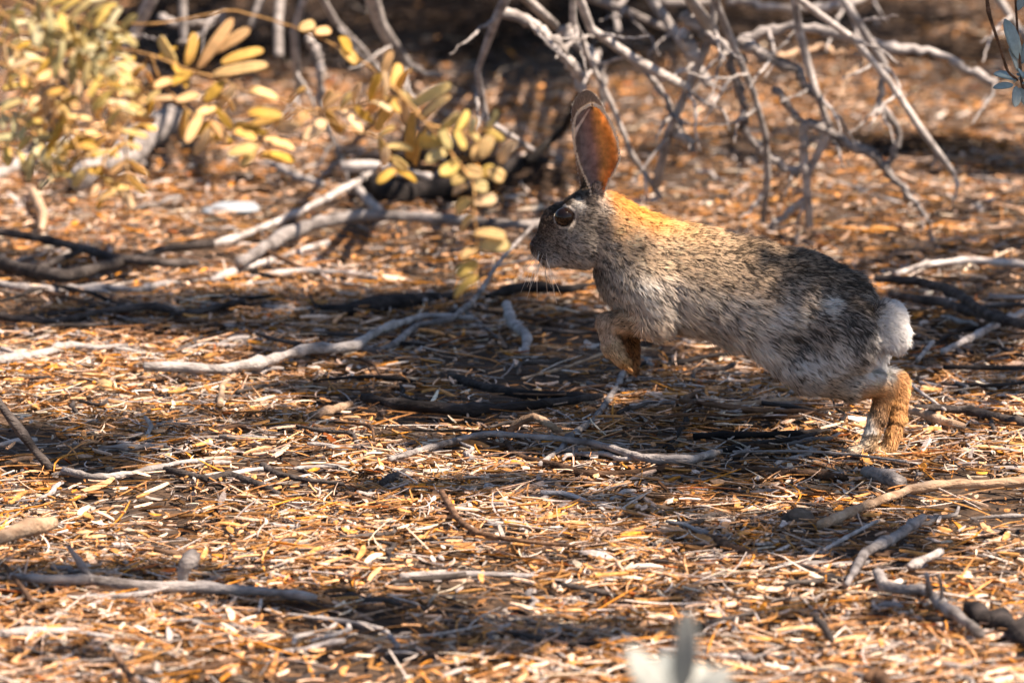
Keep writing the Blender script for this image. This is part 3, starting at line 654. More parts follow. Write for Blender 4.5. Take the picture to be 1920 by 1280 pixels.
# the fronds one can follow in the photograph
frond([(-70, -50), (60, 15), (180, 40), (300, 45), (433, 20), (553, 53), (640, 90), (700, 130), (760, 190), (830, 262)],
      [(560, 55, 590, 45), (590, 62, 620, 58), (655, 100, 640, 70), (716, 150, 735, 95), (735, 165, 748, 120), (750, 180, 760, 232), (770, 200, 845, 158),
       (775, 210, 768, 300), (790, 222, 845, 180), (725, 155, 690, 215), (745, 180, 705, 245), (640, 90, 668, 120), (800, 240, 778, 310)], YEL, .05)
frond([(-70, 50), (80, 66), (200, 88), (283, 103), (350, 130), (417, 150), (467, 173), (533, 187), (573, 207), (633, 233), (690, 250)],
      [(372, 128, 436, 36), (395, 100, 468, 54), (415, 118, 494, 95), (400, 140, 502, 122), (350, 122, 364, 62), (330, 115, 300, 70), (360, 135, 322, 160), (300, 108, 330, 90),
       (420, 152, 385, 190), (440, 160, 405, 205), (520, 185, 468, 168), (545, 190, 572, 168), (575, 210, 540, 245), (600, 218, 640, 175), (612, 224, 570, 262), (320, 112, 350, 165)], YEL, 0.0)
frond([(560, 205), (515, 235), (490, 262), (478, 290)],
      [(530, 218, 466, 212), (525, 228, 468, 236), (495, 262, 551, 280), (488, 292, 552, 302), (500, 250, 440, 236), (482, 275, 428, 290), (480, 262, 440, 245), (520, 240, 560, 238), (478, 285, 452, 312)], YEL, -.03)
frond([(283, 104), (300, 150), (345, 200), (370, 225)], [(352, 205, 345, 262), (376, 218, 350, 268), (392, 240, 366, 290), (330, 190, 372, 178), (290, 165, 330, 150), (300, 170, 275, 195)], YEL, -.02)
frond([(735, 160), (790, 222), (850, 290), (888, 345), (888, 400), (893, 440), (893, 490), (890, 545)],
      [(830, 268, 786, 263), (840, 284, 800, 304), (890, 300, 902, 262), (903, 296, 921, 254), (936, 306, 968, 266), (915, 318, 944, 336), (857, 310, 826, 328), (875, 350, 850, 362),
       (887, 380, 931, 373), (882, 378, 857, 398), (888, 404, 866, 433), (890, 438, 948, 446), (900, 461, 955, 462), (895, 464, 868, 486), (895, 492, 857, 517), (896, 520, 853, 558),
       (868, 320, 905, 328), (860, 300, 838, 330), (872, 330, 848, 345), (900, 330, 930, 318), (890, 350, 915, 352)], np.vstack([YEL[[1, 3, 4]], OLV[[1, 3]]]), -.06, 23)
# the denser, paler mass in the corner
for rc, n_, ln_, pal_, dy_ in [
    ([(-30, 20), (60, 40), (140, 90), (200, 150), (230, 220)], 9, 55, OLV, -.10), ([(-20, 110), (60, 150), (120, 210), (150, 290)], 8, 52, YEL, -.05),
    ([(40, -20), (100, 20), (170, 50), (240, 60)], 8, 58, OLV, -.14), ([(-30, 190), (40, 230), (90, 280), (110, 340)], 7, 48, OLV, -.02),
    ([(120, 120), (190, 180), (230, 250), (240, 330), (225, 370)], 9, 52, YEL, -.04), ([(-30, 60), (40, 100), (80, 170), (60, 260)], 8, 50, YEL, .02),
    ([(60, 90), (150, 110), (240, 140), (300, 200)], 8, 50, YEL, .03), ([(-20, -10), (30, 60), (50, 150), (30, 230)], 8, 50, OLV, .05),
    ([(130, -20), (180, 40), (210, 110), (215, 180)], 8, 55, OLV, -.08), ([(180, 200), (200, 270), (190, 330), (215, 368)], 6, 44, YEL, -.02)]:
    pinnate(rc, n_, ln_, pal_, dy_)
for rc, n_, ln_, pal_, dy_ in [
    ([(573, 207), (640, 205), (700, 190), (760, 165)], 6, 62, YEL, .05), ([(690, 250), (715, 262), (735, 290), (740, 330)], 4, 58, YEL, .03), ([(283, 103), (250, 150), (240, 210), (260, 250)], 6, 58, YEL, .02),
    ([(417, 150), (410, 190), (395, 230), (400, 270)], 4, 50, YEL, .0), ([(800, 232), (840, 245), (880, 250), (925, 240)], 4, 48, OLV, -.05), ([(80, 66), (110, 130), (100, 200), (130, 260), (170, 330)], 9, 60, YEL, -.03),
    ([(-40, 250), (20, 280), (70, 300), (120, 300)], 6, 46, OLV, .0), ([(60, 15), (90, 70), (140, 110), (210, 120)], 8, 56, OLV, -.09)]:
    pinnate(rc, n_, ln_, pal_, dy_, wid=16)

# ------------------------------------------------------------------ grey-leaved plants
def leafy_plant(name, label, root, stems, leaves, cols, wid, rst=.0016, group=None):
    e = empty(name, root); tag(e, label, 'plant', group); ro = np.array(root)
    for P in stems:
        V, F = tube(np.array(P) - ro, [rst * 1.4, rst * 1.1, rst * .7], 6, rough=.06, n=22); obj('stem', np_mesh('stem', V, F), M_BROWN, e)
    for A, B, f, w_ in leaves:
        c = cols[RNG.integers(len(cols))] * RNG.uniform(.9, 1.1)
        obj('leaf', leaflet_mesh('leaf', np.array(A) - ro, np.array(B) - ro, w_ * wid, np.array(f, float), c, cup=.22), M_SAGE, e)
    return e
SG = np.array([[.34, .45, .47], [.42, .50, .50], [.30, .40, .42]])
YS = 4.92
rt = atY(1990, 800, YS); rt[2] = gz(rt[0], rt[1])
stem_t = [rt, atY(1985, 600, YS), atY(1965, 350, YS), atY(1918, 170, YS), atY(1908, 60, YS), atY(1900, -60, YS)]
cc = lambda x, y, d=0.: atY(x, y, YS + d)
sgl = [(cc(1910, 112), cc(1884, 36), (.2, -.9, .3), 26), (cc(1908, 135), cc(1892, 91), (.5, -.7, .4), 11), (cc(1906, 150), cc(1863, 139), (.1, -.5, .85), 22), (cc(1900, 160, -.01), cc(1862, 165, -.02), (.0, -.8, .5), 14),
       (cc(1905, 162), cc(1903, 201, -.01), (.4, -.9, .2), 20), (cc(1912, 165), cc(1935, 205), (-.3, -.9, .2), 20), (cc(1915, 120), cc(1945, 60), (-.4, -.8, .3), 24), (cc(1912, 140), cc(1950, 150), (.0, -.7, .6), 20), (cc(1908, 20), cc(1935, -30), (.0, -.8, .6), 20)]
for k_ in range(26):
    p = stem_t[1] * (1 - (k_ / 26)) + stem_t[3] * (k_ / 26); a = RNG.uniform(0, 6.28); p = p + np.array([.012, 0, 0])
    sgl.append((p, p + np.array([abs(math.cos(a)) * .025, math.sin(a) * .025, RNG.uniform(-.01, .02)]), (0, -.3, .9), 20))
for k_ in range(9):     # tiny buds at the joint
    p = cc(1908, 148) + RNG.normal(0, .0035, 3); sgl.append((p, p + RNG.normal(0, .004, 3) + np.array([0, -.002, .003]), (0, -.5, .8), 7))
leafy_plant('sage_plant', 'bluish grey leaved sprig with felted leaves hanging beside the dry shrub', rt, [stem_t, [cc(1846, -60, -.02), cc(1853, 20, -.02), cc(1872, 80, -.02), cc(1890, 135, -.01), cc(1908, 150)]], sgl, SG, YS / FPX)
YB = 2.85
rb = np.array([.10, YB, 0.0]); rb[2] = gz(*rb[:2])
cb = lambda x, y, d=0.: atY(x, y, YB + d)
WB = np.array([[.40, .43, .42], [.45, .48, .46], [.36, .40, .40]])
bl = [(cb(1275, 1300), cb(1289, 1140, -.02), (.1, -.9, .35), 52), (cb(1230, 1330), cb(1178, 1212), (.2, -.6, .8), 62), (cb(1240, 1330), cb(1248, 1222, .02), (-.2, -.7, .7), 55), (cb(1290, 1330), cb(1375, 1255), (-.2, -.5, .85), 60),
      (cb(1285, 1340), cb(1400, 1300), (0, -.4, .9), 55), (cb(1260, 1350), cb(1150, 1330), (0, -.4, .9), 55), (cb(1270, 1330), cb(1320, 1245, .04), (.1, -.6, .8), 50), (cb(1260, 1340), cb(1205, 1262, -.03), (.1, -.6, .8), 48)]
for k_ in range(22):
    z_ = .02 + .0045 * k_; a = k_ * 2.4; p = rb + np.array([.01 * math.cos(a), .01 * math.sin(a), z_]); d = np.array([math.cos(a), math.sin(a), .35]) * .05
    bl.append((p, p + d, (-math.cos(a) * .3, -math.sin(a) * .3, .9), 52))
leafy_plant('white_leaved_plant', 'whitish felted plant with upright pale leaf tips standing alone in litter', rb, [[rb, rb + np.array([.004, 0, .07]), cb(1262, 1320)]], bl, WB, YB / FPX, .004)
print('plants done')

# ------------------------------------------------------------------ the shading tree overhead (outside the frame)
big = empty('mesquite_tree', (2.05, 6.1, 0)); tag(big, 'tall mesquite tree spreading a leafy crown that dapples the litter with shade', 'tree', 'mesquite trees')
BO = np.array(big.location); SV = np.array(SUN)
Y0 = at(1620, 852, 0.013)[1] + 0.012              # the rabbit's middle plane
# shade seen in the photograph: centre px, half sizes px, number of leaves
SHADE = [(430, 588, 430, 36, 1900), (800, 605, 240, 60, 1700), (1000, 640, 300, 70, 1900), (1150, 745, 420, 60, 2000), (110, 492, 170, 26, 420), (760, 735, 260, 30, 480), (1790, 610, 160, 75, 1000), (1600, 690, 160, 60, 420), (640, 660, 200, 30, 360),
         (110, 830, 210, 46, 700), (480, 800, 220, 24, 300), (840, 330, 170, 60, 420), (690, 300, 90, 40, 120), (980, 50, 340, 80, 3200), (420, 80, 280, 60, 1500), (1500, 60, 260, 40, 420), (1800, 110, 140, 30, 260), (1720, 30, 260, 30, 300),
         (1780, 285, 150, 22, 260), (1350, 270, 190, 26, 160), (880, 925, 240, 30, 420), (1540, 1005, 280, 48, 900), (1450, 900, 250, 28, 420), (220, 1080, 290, 20, 420), (640, 1140, 260, 24, 420), (950, 1195, 360, 28, 620), (1180, 950, 160, 22, 220),
         (1600, 1150, 160, 18, 110), (200, 1240, 120, 20, 60), (1850, 720, 90, 40, 120), (640, 410, 120, 22, 90), (1300, 1120, 110, 16, 50)]
LP, LN = [], []
def shade_at(base, n, spread, zlo=1.55, zhi=2.5):
    for b_ in base:
        t_ = (RNG.uniform(zlo, zhi) - b_[2]) / SV[2]; LP.append(b_ + SV * t_)
clumps = []
for (cx, cy, rx, ry, n_) in SHADE:
    a = RNG.uniform(0, 6.283, n_); q = np.sqrt(RNG.random(n_)) * RNG.choice([1, 1, .8, 1.15], n_)
    # leaves hang in small bunches, which leaves holes
    nb = max(4, n_ // 16); bc = [(RNG.uniform(0, 6.283), math.sqrt(RNG.random())) for _ in range(nb)]
    for i in range(n_):
        ba, bq = bc[RNG.integers(nb)]
        x = cx + rx * (bq * math.cos(ba)) + RNG.normal(0, .08 * rx + 8); y = cy + ry * (bq * math.sin(ba)) + RNG.normal(0, .10 * ry + 3)
        y = max(y, -60)
        shade_at([at(x, y, .01)], 1, 0)
    clumps.append(at(cx, cy, .01) + SV * (2.0 / SV[2]))
# over the rabbit: back and rump shaded, nape, ears and heels left in the sun
for (x0, y0, x1, y1, n_, sp) in [(1420, 480, 1640, 560, 90, .06), (1500, 530, 1650, 600, 60, .03), (1480, 560, 1640, 660, 110, .03), (1040, 380, 1085, 470, 60, .010), (1010, 430, 1060, 470, 40, .010)]:
    for i in range(n_):
        t_ = RNG.random(); p = atY(x0 + (x1 - x0) * t_, y0 + (y1 - y0) * t_, Y0 + RNG.normal(0, .03)) + np.array([RNG.normal(0, sp), 0, 0])
        shade_at([p], 1, 0, 1.55, 1.95)
for k_ in range(2600):                              # the rest of the crown, away from the part over the picture
    p = np.array([RNG.uniform(1.0, 3.6), RNG.uniform(3.2, 9.5), RNG.uniform(1.9, 3.3)])
    g_ = p - SV * (p[2] / SV[2])
    if abs(g_[0]) > .1 * g_[1] + .05 or g_[1] > 8: LP.append(p)
LP = np.array(LP)
gp = LP - SV * (LP[:, 2:3] / SV[2]); gpx, gpy = proj(gp); keep = np.ones(len(LP), bool)
for (cx, cy, rx, ry) in [(450, 410, 330, 62), (60, 390, 160, 40), (1600, 440, 420, 60), (560, 1000, 640, 52), (180, 695, 260, 42), (1600, 185, 380, 45), (800, 215, 170, 55), (600, 842, 260, 16), (1820, 860, 170, 45), (1850, 1010, 130, 35), (1420, 1085, 200, 24), (300, 1170, 330, 22), (1500, 1230, 500, 30), (800, 470, 180, 40)]:
    keep &= ((gpx - cx) / rx) ** 2 + ((gpy - cy) / ry) ** 2 > 1
SUNNY = [(RPT, .045) for RPT in [atY(x, y, 3.85) for x, y in ((60, 60), (60, 180), (160, 120), (200, 260), (300, 110), (420, 80), (430, 170), (520, 240), (640, 230), (740, 150), (860, 300), (890, 400), (890, 500))]]
SUNNY += [(at(x, y, max(.012, .30 * (1 - y / 450) + .012)), .06) for x, y in ((1100, 40), (1180, 100), (1160, 220), (1300, 60), (1340, 30), (1290, 170), (1240, 270), (1400, 130), (1430, 240), (1450, 310), (1430, 400), (1490, 40), (1520, 130), (1555, 250), (1512, 370), (1590, 60), (1680, 170), (1760, 290), (1650, 90), (1780, 110), (1620, 280), (1700, 370), (920, 60), (895, 160), (1040, 80), (720, 50), (680, 90))]
SUNNY += [(atY(x, y, Y0), r_) for x, y, r_ in ((1160, 355, .026), (1200, 395, .028), (1255, 410, .028), (1310, 425, .02), (1120, 230, .022), (1122, 280, .024), (1120, 330, .022), (1690, 740, .020), (1690, 800, .020), (1230, 480, .026), (1190, 450, .024), (1290, 470, .024), (1340, 470, .016), (1170, 510, .02), (1260, 530, .02), (1300, 560, .02), (1400, 540, .016), (1668, 600, .022), (1140, 640, .025), (1175, 660, .025), (1090, 470, .014))]
for p_, r_ in SUNNY:
    d_ = LP - p_; al = d_ @ SV; keep &= (np.linalg.norm(d_ - al[:, None] * SV, axis=1) > r_) | (al < 0)
LP = LP[keep]; n_ = len(LP)
T_, F_ = t_lens(); T_ = T_.copy()
V, Fa = place(T_, F_, LP - BO, RNG.uniform(.026, .042, n_), RNG.uniform(.011, .016, n_), np.full(n_, .0015), RNG.normal(0, .1, n_), RNG.normal(0, .1, n_), RNG.uniform(0, 6.283, n_), RNG.normal(0, .4, n_), RNG.normal(0, .4, n_))
cl = np.repeat(np.array([[.09, .12, .03], [.13, .14, .04], [.20, .17, .04]])[RNG.integers(0, 3, n_)], len(T_), 0)
tag(obj('crown', np_mesh('crown', V, [Fa], True, cl), M_LEAF, big), kind='stuff')
def blimb(P, r, name='limb'):
    V, F = tube(np.array(P) - BO, r, 8, rough=.08); obj(name, np_mesh(name, V, F), M_BROWN, big)
blimb([(2.05, 6.1, -.1), (2.0, 6.1, .5), (2.1, 6.0, 1.2), (1.95, 6.0, 1.9), (2.05, 6.2, 2.9)], [.13, .11, .10, .08, .03], 'trunk')
for c in clumps:
    s0 = np.array([2.03, 6.02, 1.5 + RNG.random() * .3]); m_ = (s0 + c) / 2 + np.array([0, 0, .16])
    path_ = smooth_path([s0, m_, c + np.array([0, 0, .05])], 60); hit = False
    for p_, r_ in SUNNY[-26:]:
        d_ = path_ - p_; al = d_ @ SV; hit |= bool(((np.linalg.norm(d_ - al[:, None] * SV, axis=1) < .03) & (al > 0)).any())
    if not hit: blimb([s0, m_, c + np.array([0, 0, .05])], [.016, .009, .003])
print('tree done', n_)

# ------------------------------------------------------------------ the rabbit
sR = ((Y0 * CP + (H - .15) * SP)) / FPX            # metres per photo pixel at the rabbit
cam_d.dof.focus_distance = sR * FPX - .035
def RP(px, py, wmm=0.0): return atY(px, py, Y0 + wmm * 1e-3)
RB = RP(1400, 700); RB[2] = gz(RB[0], RB[1])
hG = 0.0017
lo = RP(960, 900) + np.array([0, -.095, 0]); hi = RP(1740, 320) + np.array([0, .095, 0])
lo[2] = -.02
nG = np.ceil((hi - lo) / hG).astype(int) + 1
ax_ = [lo[i] + hG * np.arange(nG[i]) for i in range(3)]
D = np.full(nG, .08, np.float32)
def seg(a, ra, b_, rb_, sq=.85, k=14):
    """tapered capsule between two pixel points, radii in px, sq = sideways squash, k = blend px"""
    A, B = RP(*a), RP(*b_); ra, rb_, k = ra * sR, rb_ * sR, k * sR
    m_ = max(ra, rb_) + .022
    l_ = np.minimum(A, B) - m_; h_ = np.maximum(A, B) + m_
    i0 = np.clip(((l_ - lo) / hG).astype(int), 0, nG); i1 = np.clip(((h_ - lo) / hG).astype(int) + 2, 0, nG)
    sl = tuple(slice(i0[i], i1[i]) for i in range(3))
    X = ax_[0][sl[0]][:, None, None]; Y = ax_[1][sl[1]][None, :, None]; Z = ax_[2][sl[2]][None, None, :]
    d = B - A; dd = float(d @ d) + 1e-12
    t_ = np.clip(((X - A[0]) * d[0] + (Y - A[1]) * d[1] + (Z - A[2]) * d[2]) / dd, 0, 1)
    dist = np.sqrt((X - A[0] - t_ * d[0]) ** 2 + ((Y - A[1] - t_ * d[1]) / sq) ** 2 + (Z - A[2] - t_ * d[2]) ** 2) - (ra + (rb_ - ra) * t_)
    cur = D[sl]; h = np.clip(.5 + .5 * (cur - dist) / k, 0, 1)
    D[sl] = cur * (1 - h) + dist * h - k * h * (1 - h)
# trunk
seg((1208, 500), 92, (1300, 524), 97, .86, 18); seg((1300, 524), 97, (1400, 547), 95, .88, 18)
seg((1400, 553), 101, (1490, 573), 100, .88, 18); seg((1490, 573), 100, (1552, 598), 96, .86, 18); seg((1560, 600), 92, (1590, 620), 74, .86, 20)
for sg_ in (-1, 1):
    seg((1400, 575, 22 * sg_), 62, (1484, 662, 26 * sg_), 46, .6, 18)
# neck and head
seg((1200, 480), 84, (1132, 414), 54, .74, 16)
seg((1090, 450), 50, (1102, 402), 46, .86, 5); seg((1088, 440), 48, (1056, 425), 42, .84, 8); seg((1056, 425), 42, (1024, 462), 26, .78, 12)
seg((1024, 466), 27, (1030, 478), 22, .85, 8); seg((1016, 456), 18, (1007, 460), 11, .8, 8); seg((1084, 468), 36, (1035, 482), 18, .86, 8)
seg((1070, 388, -14), 15, (1078, 392, -15), 13, .8, 10); seg((1070, 384, 14), 15, (1078, 388, 15), 13, .8, 10)
# ear roots
seg((1114, 372, -11), 18, (1119, 352, -11), 11, .8, 10); seg((1108, 362, 11), 20, (1108, 335, 13), 15, .8, 12)
# thighs, shanks, feet (near, far)
for sgn, off in ((-1, (0, 0)), (1, (12, -10))):
    ox, oy = off; w_ = 30 * sgn
    seg((1575 + ox, 632 + oy, w_), 80, (1520 + ox, 686 + oy, w_), 46, .62, 11)
    seg((1522 + ox, 690 + oy, w_), 46, (1600 + ox * .6, 716 + oy * .6, w_ * .8), 34, .62, 16)
    seg((1600 + ox * .6, 714 + oy * .6, w_ * .8), 32, (1664 + ox * 1.4, 722 - 2 * max(ox, 0) * .3, w_ * .5), 21, .72, 12)
seg((1664, 722, -14), 20, (1645, 785, -12), 16, .8, 6); seg((1645, 785, -12), 16, (1629, 834, -12), 14, .9, 6)
for d_ in (-5, -1.5, 2, 5): seg((1627, 838, -12 + d_ * .5), 9, (1597 + abs(d_), 845, -12 + d_), 5.5, .8, 3)
seg((1687, 718, 10), 19, (1684, 782, 9), 16, .8, 5); seg((1684, 782, 9), 16, (1668, 834, 8), 14, .9, 5)
for d_ in (-4, 0, 4): seg((1667, 838, 8 + d_ * .5), 9, (1641, 846, 8 + d_), 5.5, .8, 3)
# fore limbs
seg((1218, 535, -30), 58, (1232, 592, -30), 36, .68, 9); seg((1228, 596, -28), 30, (1142, 606, -25), 19, .78, 12)
seg((1140, 606, -25), 19, (1148, 652, -25), 18, .80, 8); seg((1148, 652, -25), 17, (1168, 676, -25), 13, .85, 8)
for d_ in (-5, -1.7, 1.7, 5): seg((1166, 674, -25 + d_ * .6), 9, (1181, 692 - abs(d_), -25 + d_), 5.5, .8, 3)
seg((1232, 588, 26), 34, (1172, 610, 16), 21, .75, 12); seg((1172, 612, 14), 19, (1182, 655, 6), 17, .8, 6); seg((1182, 655, 6), 15, (1187, 676, 3), 12, .85, 5)
for d_ in (-4, 0, 4): seg((1187, 676, 3 + d_ * .6), 8, (1192, 696, 2 + d_), 5.5, .8, 3)
# tail and white of the rump
seg((1664, 596, -34), 31, (1671, 626, -35), 33, .75, 3); seg((1640, 640, 0), 34, (1622, 700, -6), 24, .9, 14)
# surface nets
ins = D < 0
cell = np.zeros(nG - 1, np.int8)
for dx in (0, 1):
    for dy in (0, 1):
        for dz in (0, 1): cell += ins[dx:nG[0] - 1 + dx, dy:nG[1] - 1 + dy, dz:nG[2] - 1 + dz]
act = (cell > 0) & (cell < 8); idx = np.full(cell.shape, -1, np.int64); ci = np.argwhere(act); idx[act] = np.arange(len(ci))
acc = np.zeros((len(ci), 3)); cnt = np.zeros(len(ci))
cor = [(0, 0, 0), (1, 0, 0), (0, 1, 0), (1, 1, 0), (0, 0, 1), (1, 0, 1), (0, 1, 1), (1, 1, 1)]
for a in range(8):
    for b_ in range(a + 1, 8):
        ca, cb_ = np.array(cor[a]), np.array(cor[b_])
        if np.abs(ca - cb_).sum() != 1: continue
        da = D[tuple((ci + ca).T)]; db = D[tuple((ci + cb_).T)]; m_ = (da < 0) != (db < 0)
        t_ = (da / (da - db + 1e-12))[m_][:, None]
        acc[m_] += ca + (cb_ - ca) * t_; cnt[m_] += 1
BV = lo + hG * (ci + acc / cnt[:, None])
BQ = []
for axn in range(3):
    a1, a2 = (axn + 1) % 3, (axn + 2) % 3
    sA = [slice(None)] * 3; sB = [slice(None)] * 3; sA[axn] = slice(0, -1); sB[axn] = slice(1, None)
    A_, B_ = ins[tuple(sA)], ins[tuple(sB)]; e_ = np.argwhere(A_ != B_)
    ok = (e_[:, a1] > 0) & (e_[:, a2] > 0) & (e_[:, a1] < nG[a1] - 1) & (e_[:, a2] < nG[a2] - 1); e_ = e_[ok]
    def at_(o1, o2):
        q = e_.copy(); q[:, a1] += o1; q[:, a2] += o2; return idx[tuple(q.T)]
    q = np.stack([at_(-1, -1), at_(0, -1), at_(0, 0), at_(-1, 0)], -1)
    fl = A_[tuple(e_.T)]; q[~fl] = q[~fl][:, ::-1]; BQ.append(q)
BQ = np.concatenate(BQ)
# normals of the skin from the field
Gx, Gy, Gz = np.gradient(D, hG)
cc_ = np.clip(np.round((BV - lo) / hG).astype(int), 0, nG - 1)
BN = np.stack([g[tuple(cc_.T)] for g in (Gx, Gy, Gz)], -1); BN /= np.linalg.norm(BN, axis=1)[:, None] + 1e-9
del Gx, Gy, Gz

# coat: (px, py, colour, share of dark hairs, length mm, lie angle in degrees (0 = towards the tail, 90 = down), radius of influence)
CT = [
 (1010, 448, (.16, .12, .09), .55, 3.5, -45, 16), (1045, 385, (.12, .09, .07), .60, 4, -45, 18), (1085, 352, (.13, .10, .075), .55, 5, -35, 18), (1030, 415, (.15, .12, .10), .50, 4, -40, 16),
 (1015, 470, (.17, .15, .14), .45, 3.5, 20, 12), (1040, 455, (.27, .25, .23), .36, 4, 15, 18), (1030, 492, (.46, .43, .40), .15, 4, 40, 10), (1004, 480, (.40, .38, .36), .2, 2.5, 60, 5),
 (1065, 475, (.33, .30, .27), .36, 6, 25, 20), (1090, 440, (.33, .295, .26), .34, 6, 20, 20), (1085, 497, (.40, .38, .36), .28, 7, 35, 15), (1120, 420, (.32, .27, .22), .38, 7, 15, 18), (1110, 385, (.25, .215, .185), .42, 6, 10, 14),
 (1126, 372, (.50, .43, .37), .14, 6, 60, 9), (1117, 350, (.42, .35, .30), .2, 5, -80, 9), (1130, 390, (.46, .40, .34), .2, 7, 40, 9), (1082, 388, (.52, .50, .47), .15, 4, -10, 9), (1130, 470, (.40, .33, .26), .30, 9, 25, 18), (1120, 510, (.22, .18, .145), .50, 10, 50, 14),
 (1150, 360, (.60, .29, .085), .04, 8, 40, 16), (1185, 392, (.64, .285, .065), .03, 9, 35, 20), (1225, 415, (.62, .30, .08), .05, 9, 20, 22), (1270, 420, (.60, .36, .15), .12, 9, 12, 24), (1165, 420, (.50, .33, .18), .20, 9, 25, 18),
 (1320, 435, (.44, .31, .19), .30, 10, 12, 28), (1380, 455, (.34, .25, .165), .45, 11, 14, 28), (1450, 475, (.30, .225, .155), .52, 11, 17, 30), (1520, 500, (.26, .20, .145), .56, 12, 24, 30), (1590, 530, (.22, .175, .135), .60, 12, 38, 28), (1635, 560, (.25, .21, .175), .55, 11, 50, 20),
 (1200, 460, (.48, .37, .26), .26, 11, 28, 26), (1260, 470, (.47, .36, .25), .28, 12, 22, 28), (1340, 500, (.40, .31, .22), .40, 12, 20, 30), (1420, 530, (.37, .29, .215), .44, 13, 22, 30), (1500, 560, (.40, .345, .29), .44, 13, 30, 28),
 (1160, 520, (.42, .36, .29), .30, 13, 45, 22), (1200, 550, (.58, .51, .43), .16, 14, 50, 22), (1260, 560, (.46, .385, .31), .28, 14, 45, 26), (1330, 580, (.46, .40, .34), .30, 14, 35, 28), (1400, 590, (.50, .45, .40), .28, 14, 30, 26), (1470, 590, (.58, .55, .51), .26, 14, 28, 20),
 (1545, 570, (.62, .58, .53), .26, 12, 25, 14), (1480, 640, (.27, .235, .20), .55, 12, 35, 22), (1550, 620, (.36, .29, .225), .42, 12, 35, 22), (1600, 610, (.22, .195, .175), .60, 12, 55, 20), (1570, 660, (.60, .58, .54), .20, 12, 45, 20), (1520, 680, (.56, .53, .49), .24, 12, 45, 20),
 (1610, 665, (.28, .25, .23), .50, 11, 50, 16), (1455, 670, (.52, .47, .42), .20, 13, 45, 20), (1500, 715, (.44, .36, .28), .22, 10, 35, 16), (1560, 728, (.44, .33, .22), .22, 8, 20, 16), (1600, 700, (.42, .38, .33), .30, 9, 25, 16),
 (1300, 635, (.56, .48, .40), .10, 14, 40, 18), (1370, 650, (.60, .52, .44), .08, 14, 40, 18), (1420, 668, (.62, .54, .47), .06, 14, 40, 16), (1240, 622, (.50, .38, .27), .14, 12, 45, 18), (1530, 748, (.58, .44, .32), .06, 8, 20, 10),
 (1640, 715, (.46, .265, .125), .08, 5, 25, 18), (1690, 715, (.50, .28, .125), .05, 4.5, 60, 14), (1690, 770, (.50, .275, .115), .06, 4, 95, 14), (1680, 820, (.48, .27, .12), .08, 4, 105, 12), (1648, 780, (.40, .25, .14), .28, 4, 105, 10), (1662, 790, (.20, .105, .05), .55, 4, 100, 6), (1628, 790, (.62, .58, .54), .05, 5, 105, 9), (1615, 836, (.50, .42, .34), .15, 4, 160, 14), (1645, 840, (.46, .33, .20), .2, 4, 130, 12),
 (1135, 595, (.44, .33, .24), .15, 5, 110, 14), (1175, 595, (.42, .28, .17), .22, 7, 160, 16), (1128, 630, (.46, .35, .26), .12, 4, 95, 12), (1150, 660, (.50, .36, .22), .14, 4, 60, 12), (1172, 685, (.44, .26, .11), .2, 4, 60, 10), (1188, 650, (.26, .12, .045), .35, 5, 80, 12), (1190, 685, (.30, .15, .06), .3, 5, 75, 10),
 (1670, 610, (.80, .80, .79), .0, 7, 20, 20), (1670, 575, (.76, .76, .75), .0, 6, -30, 14), (1690, 650, (.78, .77, .74), .0, 8, 60, 16), (1645, 655, (.40, .37, .34), .25, 7, 50, 6), (1655, 690, (.80, .80, .79), .0, 9, 60, 16), (1630, 700, (.80, .80, .79), .0, 9, 55, 14), (1620, 630, (.30, .28, .26), .4, 9, 60, 10),
]
cP = np.array([(c[0], c[1]) for c in CT], float); cC = np.array([c[2] for c in CT]); _l = cC.mean(1, keepdims=True); _leg = ((cP[:, 0] < 1205) & (cP[:, 1] > 580)) | ((cP[:, 0] > 1610) & (cP[:, 1] > 705)); cC = np.where((cC[:, :1] / cC[:, 2:] < 2.3) & ~_leg[:, None], cC * (.60 + .35 * (cP[:, 1:] < 1.0 * (430 + .28 * (cP[:, :1] - 1150)) + 40)) + _l * (.40 - .35 * (cP[:, 1:] < 1.0 * (430 + .28 * (cP[:, :1] - 1150)) + 40)), cC); cD = np.array([c[3] for c in CT]); cL = np.array([c[4] for c in CT]); cA = np.array([R(c[5]) for c in CT]); cS = np.array([c[6] for c in CT], float)
def coat(P):
    px, py = proj(P); out = []
    n = len(P); C = np.zeros((n, 3)); Dk = np.zeros(n); Ln = np.zeros(n); An = np.zeros((n, 2))
    for s in range(0, n, 40000):
        e = slice(s, s + 40000)
        d2 = ((px[e, None] - cP[None, :, 0]) ** 2 + (py[e, None] - cP[None, :, 1]) ** 2) / (cS[None] * .85) ** 2
        w_ = np.exp(-.5 * np.minimum(d2, 600)) + 1e-9 / (1 + d2) ; w_ /= w_.sum(1, keepdims=True)
        C[e] = w_ @ cC; Dk[e] = w_ @ cD; Ln[e] = w_ @ cL; An[e, 0] = w_ @ np.cos(cA); An[e, 1] = w_ @ np.sin(cA)
    return C, Dk, Ln, An, px, py
EYE = (1058, 407)
Cb, Db, Lb, Ab, pxb, pyb = coat(BV)
eyeC = RP(EYE[0], EYE[1], -19.5); eyeF = eyeC.copy(); eyeF[1] = 2 * Y0 - eyeC[1]; eyeF[2] = eyeC[2]
skin_col = (Cb * (1 - .6 * Db[:, None])) * .75
for ec in (eyeC, eyeF):
    de = np.linalg.norm(BV - ec, axis=1); skin_col[de < .0118] = (.52, .47, .42); skin_col[de < .0098] = (.05, .035, .03)
BV_all, BF_all, BC_all = [BV], [BQ], [skin_col]; vo = len(BV)
